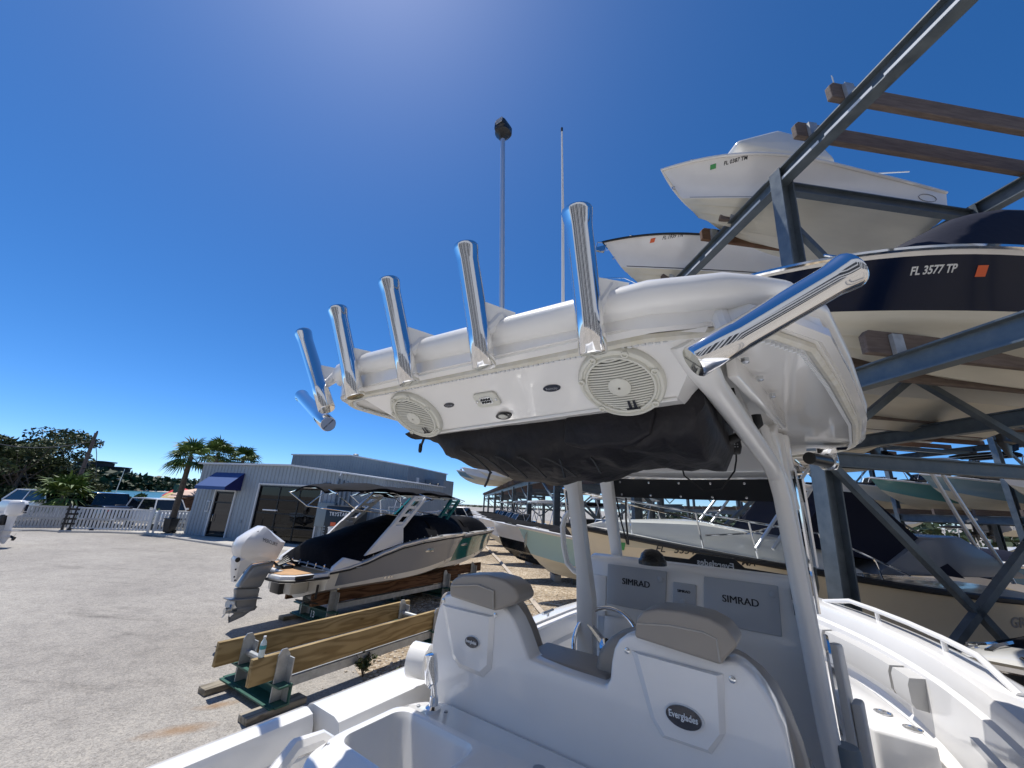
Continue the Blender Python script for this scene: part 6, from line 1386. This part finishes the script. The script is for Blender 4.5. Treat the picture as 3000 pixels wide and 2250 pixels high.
# rod holders with welded gussets
def rodholder(bot,tp,r,name='rod_holder',gus=None):
    d=(tp-bot).normalized(); L=(tp-bot).length; b=MB()
    b.lathe([(r*.92,0),(r*1.0,.004),(r*1.0,L*.26),(r*.96,L*.28),(r*.96,L*.86),(r*1.0,L*.91),(r*1.09,L*.965),(r*1.12,L*.988),(r*1.08,L),(r*.98,L*.985),(r*.9,L*.8),(r*.88,.012)],bot,d,28,ref=(0,1,.1))
    o=b.build(name,M['chrome'],top,smooth=50)
    b=MB(); q=bot+d*.006; w=Vector((0,1,0)); w=(w-d*w.dot(d)).normalized(); b.bar(q-w*r*.85,q+w*r*.85,.006,.012,up=d); b.build('gimbal_pin',M['steel'],o)
    if gus is not None:
        b=MB(); m0=bot+d*L*.30; m1=bot+d*L*.52; w=(gus-m0); w=(w-d*w.dot(d)).normalized(); 
        s=d.cross(w)*.010; P=[m1+w*r*.9,m0+w*r*.9-d*.02,gus-d*.03+w*.02,gus+w*.05+d*.012]
        b.add([p+s for p in P]+[p-s for p in P],[[0,1,2,3],[7,6,5,4],[0,3,7,4],[0,1,5,4],[1,2,6,5],[3,2,6,7]])
        b.tube([m0+w*r*.5-d*.015,gus-d*.0],.021,10); b.build('weld_gusset',M['powder'],o,smooth=30)
    return o
for (bx_,by_),(tx_,ty_),x0,x1 in (((955,1200),(660+0+217,975),.93,.84),((1042,1163),(989,905),.90,.80),((1200,1124),(1139,823),.885,.785),((1419,1078),(1364,722),.88,.78),((1738,1037),(1690,615),.89,.79)):
    bo=MF.x(bx_,by_,x0); tp=MF.x(tx_,ty_,x1)
    if bx_==955: bo=MF.x(958,1200,.955); tp=MF.x(888,975,.87)
    g=bo.lerp(tp,.42); g=Vector((g.x+.07,g.y-.05,3.595)); rodholder(bo,tp,.0385,gus=g)
bo=MF.x(2030,1062,.90); tp=MF.x(2490,792,1.03); rodholder(bo,tp,.039,gus=Vector((1.02,.10,3.53)))
bo=MF.x(962,1243,.97); tp=MF.x(884,1160,1.10); rodholder(bo,tp,.036)
# ---------------- hardtop legs
b=MB(); R4=.036
path=[(2.30,-.03,1.40),(2.305,.02,2.2),(2.31,.05,3.10),(2.27,.06,3.20),(2.15,.075,3.255),(1.25,.155,3.375),(1.10,.165,3.40),(1.03,.19,3.45)]
b.tube([Vector(p) for p in path],[R4,R4,R4,R4,R4,R4,R4*1.25,R4*1.15],14); b.build('hardtop_leg',M['powder'],mb_)
b=MB(); b.lathe([(.05,0),(.05,.02),(.044,.03),(.04,.3),(.036,.31)],(2.30,-.035,1.86),n=18); b.build('leg_sleeve',mat('grey_sleeve',(.17,.20,.22),.45),mb_)
b=MB(); b.bar((2.42,.0,1.6),(2.44,.03,3.42),.05,.15,up=(1,0,0),bev=.012); b.bar((2.44,.035,3.2),(2.30,.05,3.44),.04,.12,bev=.01); b.build('hardtop_leg',M['powder'],mb_)
b=MB(); b.slab([(2.2,.10,3.44),(2.75,.05,3.45),(2.55,.02,3.05),(2.40,.02,3.05)],(0,-.035,0),bev=.01); b.build('leg_gusset',M['powder'],mb_)
# port side: flat rear leg with grab loop
def lp(px,py): return MF.x(px,py,2.3)
b=MB(); b.slab([lp(1632,1395),lp(1690,1395),lp(1694,1440),lp(1722,1660),lp(1735,1760),lp(1735,1990),lp(1690,1990),lp(1687,1680),lp(1660,1440)],(.07,0,0),bev=.007); fl=b.build('hardtop_leg',M['powder'],mb_,smooth=25)
b=MB(); b.tube([MF.x(a,c_,2.32) for a,c_ in ((1668,1500),(1655,1515),(1648,1545),(1652,1600),(1662,1650),(1682,1672),(1696,1680))],.017,10); b.build('grab_loop',M['powder'],fl)
b=MB(); b.slab([MF.x(a,c_,2.86) for a,c_ in ((1752,1390),(1788,1390),(1818,1640),(1842,1660),(1795,1660),(1785,1600))],(.06,0,0),bev=.01); b.build('hardtop_leg',M['powder'],mb_)
# ---------------- windshield
wl=MF.x(1800,1400,2.95); 
def wp_(y,z): return Vector((2.95+.12*math.cos((y-.57)*2.2)+ (3.2-z)*.35-.0,y,z))
b=MB(); ys_=[1.19-1.24*k/12 for k in range(13)]; zs_=[2.74,2.95,3.22]
b.loft([[wp_(y,z) for y in ys_] for z in zs_]); wsd=b.build('windshield',M['glass'],mb_,merge=None)
b=MB(); b.loft([[wp_(y,z)+Vector((-.012,0,0)) for y in ys_] for z in (3.105,3.24)]); vis=b.build('windshield_visor',M['plast'],wsd,merge=None,smooth=60)
b=MB()
for y in ys_[1::2]:
    for z in (3.125,3.215): b.lathe([(.008,0),(.008,.005),(.003,.006)],wp_(y,z)+Vector((-.013,0,0)),(-1,0,0),8)
b.build('screw',M['steel'],vis)
b=MB(); b.tube([wp_(1.19,2.74),wp_(1.19,2.95),wp_(1.19,3.24)],.016,6); b.build('windshield_seal',M['rubber'],wsd); b=MB(); b.tube([wp_(-.05,2.74),wp_(-.05,3.24)],.012,6); b.build('side_edge',M['alu'],wsd)
b=MB(); b.tube([wp_(1.10,2.76),wp_(1.08,2.95)+Vector((-.03,0,0)),wp_(1.06,3.1)+Vector((-.02,0,0))],.008,6); b.tube([wp_(1.10,2.76)+Vector((0,.01,0)),wp_(1.12,2.95)+Vector((-.03,0,0)),wp_(1.13,3.1)+Vector((-.02,0,0))],.006,6); b.build('wiper',M['plast'],wsd)
b=MB(); b.quad((2.75,-.02,2.60),(3.35,-.05,2.60),(3.05,-.05,3.24),(2.75,-.02,3.24)); b.build('side_glass',M['glass'],wsd,merge=None,smooth=0); b=MB(); b.tube([(2.74,-.02,2.55),(2.74,-.02,3.28)],.01,6); b.build('side_edge',M['chrome'],wsd)
# front header box under the hardtop with radio and trim
b=MB(); b.slab([(2.62,1.2,3.46),(2.72,1.2,3.265),(3.1,1.2,3.24),(3.5,1.2,3.30),(3.55,1.2,3.46)],(0,-1.22,0),bev=.02); hd=b.build('electronics_box',M['gel'],top,smooth=40)
# bow light/mic on header
c=MF.x(2155,1310,2.60); t_=thing('radio_microphone','black handheld radio microphone hanging on the white overhead box','microphone',MF.M@c,MF.rz)
b=MB(); b.slab([(0,.03,.045),(0,-.03,.045),(0,-.034,0),(0,-.022,-.045),(0,.022,-.045),(0,.034,0)],(-.028,0,0),bev=.008); b.build('body',M['plast'],t_)
b=MB(); 
for i in range(3):
    for j in range(2): b.box((-.0295,-.014+.014*i,.012-.014*j),(.003,.007,.006))
b.build('button',M['letgrey'],t_); b=MB(); b.tube([(-.014,0,-.045),(-.014,.004,-.08),(-.01,.02,-.14),(0,.10,-.24),(0,.2,-.25),(.02,.3,-.16),(.05,.33,-.02)],.005,6); b.build('cord',M['rubber'],t_)
# navigation light / speaker bracket under the right corner
c=MF.z(2420,1312,3.44); b=MB(); b.slab([c+Vector((-.06,-.10,.0)),c+Vector((.06,-.10,0)),c+Vector((.06,.10,0)),c+Vector((-.06,.10,0))],(0,0,-.008)); b.slab([c+Vector((0,-.05,-.005)),c+Vector((0,.05,-.005)),c+Vector((0,.06,-.10)),c+Vector((0,.035,-.135)),c+Vector((0,-.035,-.135)),c+Vector((0,-.05,-.10))],(.02,0,0),bev=.006); ol=b.build('outrigger_base',M['chrome'],top)
b=MB(); b.tube([c+Vector((-.02,.0,-.09)),c+Vector((-.20,.10,-.085))],.036,14); b.build('outrigger_socket',M['plast'],ol)
b=MB(); b.lathe([(.05,0),(.05,.03),(.035,.04)],c+Vector((0,0,-.09)),(-.9,.4,0),16); b.build('swivel_ring',M['steel'],ol)
for q in ((2182,1050),(2225,1103),(2262,1154)): MB().lathe([(.012,0),(.012,-.012),(.007,-.016)],MF.z(q[0],q[1],3.452),n=6).build('through_bolt',M['steel'],top)
b=MB(); p0=MF.z(2140,1060,3.45); p1=MF.z(2290,1225,3.45); b.bar(p0+Vector((0,0,.0)),p1,.03,.10,bev=.008); b.build('leg_pad',M['gel'],top)
# ---------------- camera pole and whip antenna
b0=MF.x(1477,925,1.25); b1=MF.x(1473,398,1.25); b=MB(); b.tube([Vector((b0.x,b0.y,3.60)),b1],.0135,10); po=b.build('camera_pole',M['alu'],top)
c=b1; b=MB(); b.lathe([(.016,-.03),(.03,.0),(.045,.015),(.045,.03)],c,n=16); b.slab([c+Vector((x,y,.02)) for x,y in rrect(0,0,.10,.07,.022,4)],(0,0,.06),bev=.012); ch=b.build('camera_head',M['plast'],po)
b=MB(); e=c+Vector((-.0515,-.005,.052)); b.slab([e+Vector((0,-.026,-.016)),e+Vector((0,.016,-.016)),e+Vector((0,.016,.016)),e+Vector((0,-.026,.016))],(-.002,0,0)); b.build('screen',M['letgrey'],ch)
b0=MF.x(1652,880,1.6); b1=MF.x(1646,382,1.6); b=MB(); b.tube([Vector((b0.x,b0.y,3.60)),b0.lerp(b1,.5),b1],[.010,.008,.005],8); an=b.build('whip_antenna',M['letwhite'],top); b=MB(); b.tube([b1-Vector((0,0,.01)),b1+Vector((0,0,.02))],.007,6); b.build('antenna_tip',M['plast'],an)
# ---------------- black storage bag strapped under the hardtop
bt=thing('storage_bag','black fabric storage bag with elastic cords strapped under the hardtop','bag',(0,0,0),MF.rz)
XB=1.27
up_=[(1215,1268),(1300,1262),(1420,1240),(1600,1215),(1800,1190),(1990,1165),(2075,1200),(2105,1240)]
lo_=[(1218,1275),(1262,1300),(1320,1318),(1400,1370),(1470,1398),(1560,1408),(1690,1402),(1800,1370),(1900,1362),(2000,1366),(2075,1352),(2110,1290)]
def itp(P,x):
    for (a,c_),(e,g) in zip(P,P[1:]):
        if a<=x<=e: return lerp(c_,g,(x-a)/(e-a))
    return P[0][1] if x<P[0][0] else P[-1][1]
b=MB(); secs=[]; nn=80
for i in range(nn+1):
    px=lerp(1285,2106,i/nn); A=MF.x(px,itp(up_,px)-14,XB); B=MF.x(px,itp(lo_,px),XB+.42); zt=lerp(min(A.z,3.40),3.47,min(1,i/12)); y=(A.y+B.y)/2; zb=B.z; hz=max(.012,(zt-zb)/2); zc_=(zt+zb)/2; rowr=[]
    for k in range(40):
        a=2*math.pi*k/40; ca,sa=math.cos(a),math.sin(a); ex=math.copysign(abs(ca)**.7,ca)*.34; ez=math.copysign(abs(sa)**.6,sa)*hz
        nz=noise.noise(Vector((y*5,ex*6,ez*6+2)))*.035+abs(noise.noise(Vector((y*7+ez*9,ex*5,ez*5))))*.085+noise.noise(Vector((y*22,ex*17,ez*17)))*.010
        rowr.append(Vector((XB+.33+ex*(1+nz),y,zc_+ez-abs(nz)*.6)))
    secs.append(rowr)
b.loft(secs,closed=True,caps=True); bag=b.build('body',M['bagcloth'],bt,smooth=70)
b=MB()
P=[MF.x(a,c_,XB-.03) for a,c_ in ((1650,1235),(1660,1215),(1900,1190),(1920,1200),(1905,1270),(1850,1300),(1700,1312),(1650,1300))]
b.slab(P,(.10,0,0),bev=.03,seg=3); b.build('rolled_flap',M['bagcloth'],bt,smooth=60)
b=MB()
for a0,c0,a1,c1 in ((1350,1322,1440,1390),(1395,1335,1490,1400),(1450,1340,1545,1405),(1515,1342,1600,1404),(1590,1345,1690,1402),(1640,1350,1655,1404),(1730,1345,1760,1390)):
    Q=[]
    for k in range(9):
        t_2=k/8; p=MF.x(lerp(a0,a1,t_2),lerp(c0,c1,t_2**1.4)-4,XB-.02+.0*t_2); Q.append(p)
    b.tube(Q,.0042,5)
b.build('elastic_cord',M['rubber'],bt)
def strap(pts,x0,x1,name='strap'):
    Q=[MF.x(a,c_,lerp(x0,x1,k/(len(pts)-1))) for k,(a,c_) in enumerate(pts)]; b=MB(); b.tube(Q,.018,8,flat=.35,up=(0,0,1)); b.build(name,M['rubber'],bt)
strap([(1940,1228),(2010,1205),(2080,1185),(2128,1168),(2139,1155),(2134,1140)],1.5,1.5); strap([(2090,1310),(2150,1285),(2200,1260),(2222,1240),(2215,1215)],1.75,1.78)
strap([(2070,1225),(2090,1230),(2130,1225)],1.7,1.7)
b=MB(); b.tube([MF.x(a,c_,XB) for a,c_ in ((1244,1276),(1240,1290),(1232,1310),(1230,1322))],.006,6); b.lathe([(.006,0),(.009,.01),(.009,.04),(.005,.045)],MF.x(1230,1326,XB),n=8); b.tube([MF.x(a,c_,XB-.02) for a,c_ in ((1436,1385),(1428,1410),(1420,1426))],.005,6); b.tube([MF.x(2103,1320,1.9),MF.x(2100,1345,1.9)],.007,6); b.build('drawcord',M['rubber'],bt)
# ---------------- forward cockpit, starboard side
g_=[gun(x,-1) for x in (3.55,3.85,4.2,4.55,4.9,5.2,5.45)]
b=MB(); H1=[p+Vector((0,.10+.02*0,.10)) for p in g_]; H1[0].z-=.08; H1[-1].z-=.06
pts=[g_[0]+Vector((-.06,.10,.02))]+H1[1:-1]+[g_[-1]+Vector((.04,.14,.02))]; b.tube(pts,.02,10); hr=b.build('hand_rail',M['gel'],mb_)
for p in H1[2:-1:2]: MB().tube([p+Vector((0,0,-.09)),p],.016,8).build('rail_post',M['gel'],hr)
def innerN(x,off,z):
    u=us(x); q=mh.sheer(u); e=mh.sheer(min(1,u+.004))-mh.sheer(max(0,u-.004)); nr=Vector((e.y,-e.x,0)).normalized(); p=q+nr*off; return Vector((p.x+X0,YC-max(0,p.y),z))
# bow seat with cup holders, coaming bolster
def inner(x,off): 
    u=us(x); q=mh.sheer(u); return Vector((x,YC-max(0,q.y-off),0))
b=MB(); A=[inner(x,.40) for x in (3.75,4.1,4.5,4.9,5.3,5.6)]; W2=[Vector((p.x,min(YC,p.y+.42),0)) for p in A]; W2[0].y=A[0].y+.28
pl_=[Vector((p.x,p.y,1.78)) for p in A]+[Vector((p.x,p.y,1.78)) for p in W2[::-1]]
b.slab(pl_,(0,0,-.40),bev=.02); bs=b.build('bow_seat',M['gel'],mb_,smooth=45)
for k,(x,y) in enumerate(((3.92,.13),(4.08,.15))):
    c=Vector((x,A[0].y+.08+.12*k,1.78)); b=MB(); b.lathe([(.048,.001),(.05,.006),(.042,.007),(.04,-.01),(.036,-.05),(.0,-.05)],c,n=20); b.build('cup_holder',M['chrome'],bs)
for x0,x1,nm in ((4.1,4.32,'coaming_bolster'),(4.36,5.2,'coaming_bolster'),(5.24,5.5,'coaming_bolster')):
    n=8; b=MB(); secs=[]
    for i in range(n+1):
        x=lerp(x0,x1,i/n); secs.append([innerN(x,o_,z_) for o_,z_ in ((.28,1.86),(.375,1.87),(.39,1.90),(.39,2.0),(.375,2.04),(.28,2.05))])
    b.loft(secs,closed=True,caps=True); b.build(nm,M['vinyl2'],mb_,smooth=50)
b=MB(); n=10; secs=[]
for i in range(n+1):
    x=lerp(2.3,3.35,i/n); p=inner(x,.345); secs.append([Vector((x,p.y+.0,1.95)),Vector((x,p.y+.03,1.955)),Vector((x,p.y+.03,1.99)),Vector((x,p.y+.0,1.995))])
b.loft(secs,closed=True,caps=True); b.build('toe_rail',M['gel'],mb_)
for x in (2.35,3.0):
    c=gun(x,-1)+Vector((0,.14,.024)); b=MB(); b.slab([c+Vector((.07*math.cos(a)*1.3,.035*math.sin(a),0)) for a in [k*.3927 for k in range(16)]],(0,0,.006)); b.build('gunwale_rod_holder',M['steel'],mb_)
c=inner(2.55,.365)+Vector((0,.0,1.62)); b=MB(); b.lathe([(.085,0),(.085,.015),(.07,.02),(.066,.012),(.03,.012),(0,.02)],c,(0,1,0),24); b.build('deck_speaker',M['offwhite'],mb_)
# landing net hanging beside the console, cover flaps
b=MB(); b.slab([(2.62,-.02,2.45),(2.9,-.05,2.40),(3.0,-.06,1.85),(2.68,-.03,1.75)],(0,-.05,0),bev=.015); b.slab([(2.7,-.08,2.2),(2.8,-.1,2.2),(2.86,-.1,1.62),(2.72,-.08,1.62)],(0,-.04,0),bev=.012); b.build('console_pouch',M['vinyl2'],mb_)
b=MB(); b.tube([Vector((2.6+.12*math.cos(a),-.03,2.28+.2*math.sin(a))) for a in [k*.3927 for k in range(16)]],.011,6,closed=True); b.build('console_ring',M['chrome'],mb_)
# cleat and trim on the port gunwale
b=MB(); c=gun(3.0,1)+Vector((0,-.12,.03)); b.tube([c+Vector((-.08,0,.03)),c+Vector((.08,0,.03))],.012,8); b.tube([c,c+Vector((0,0,.03))],.012,8); b.build('cleat',M['steel'],mb_)
b=MB(); q0=[gun(x,1)+Vector((0,-.20,.05)) for x in (2.4,2.8,3.2,3.6)]; b.tube(q0,.012,8); b.build('hand_rail',M['gel'],mb_)
stand('boat stand under the foreground boat, hidden below its hull',-.45+YC,.45+YC,-.9,4.2,.78,M['woodred'],(.4,4.4),h=.3,org=MF)
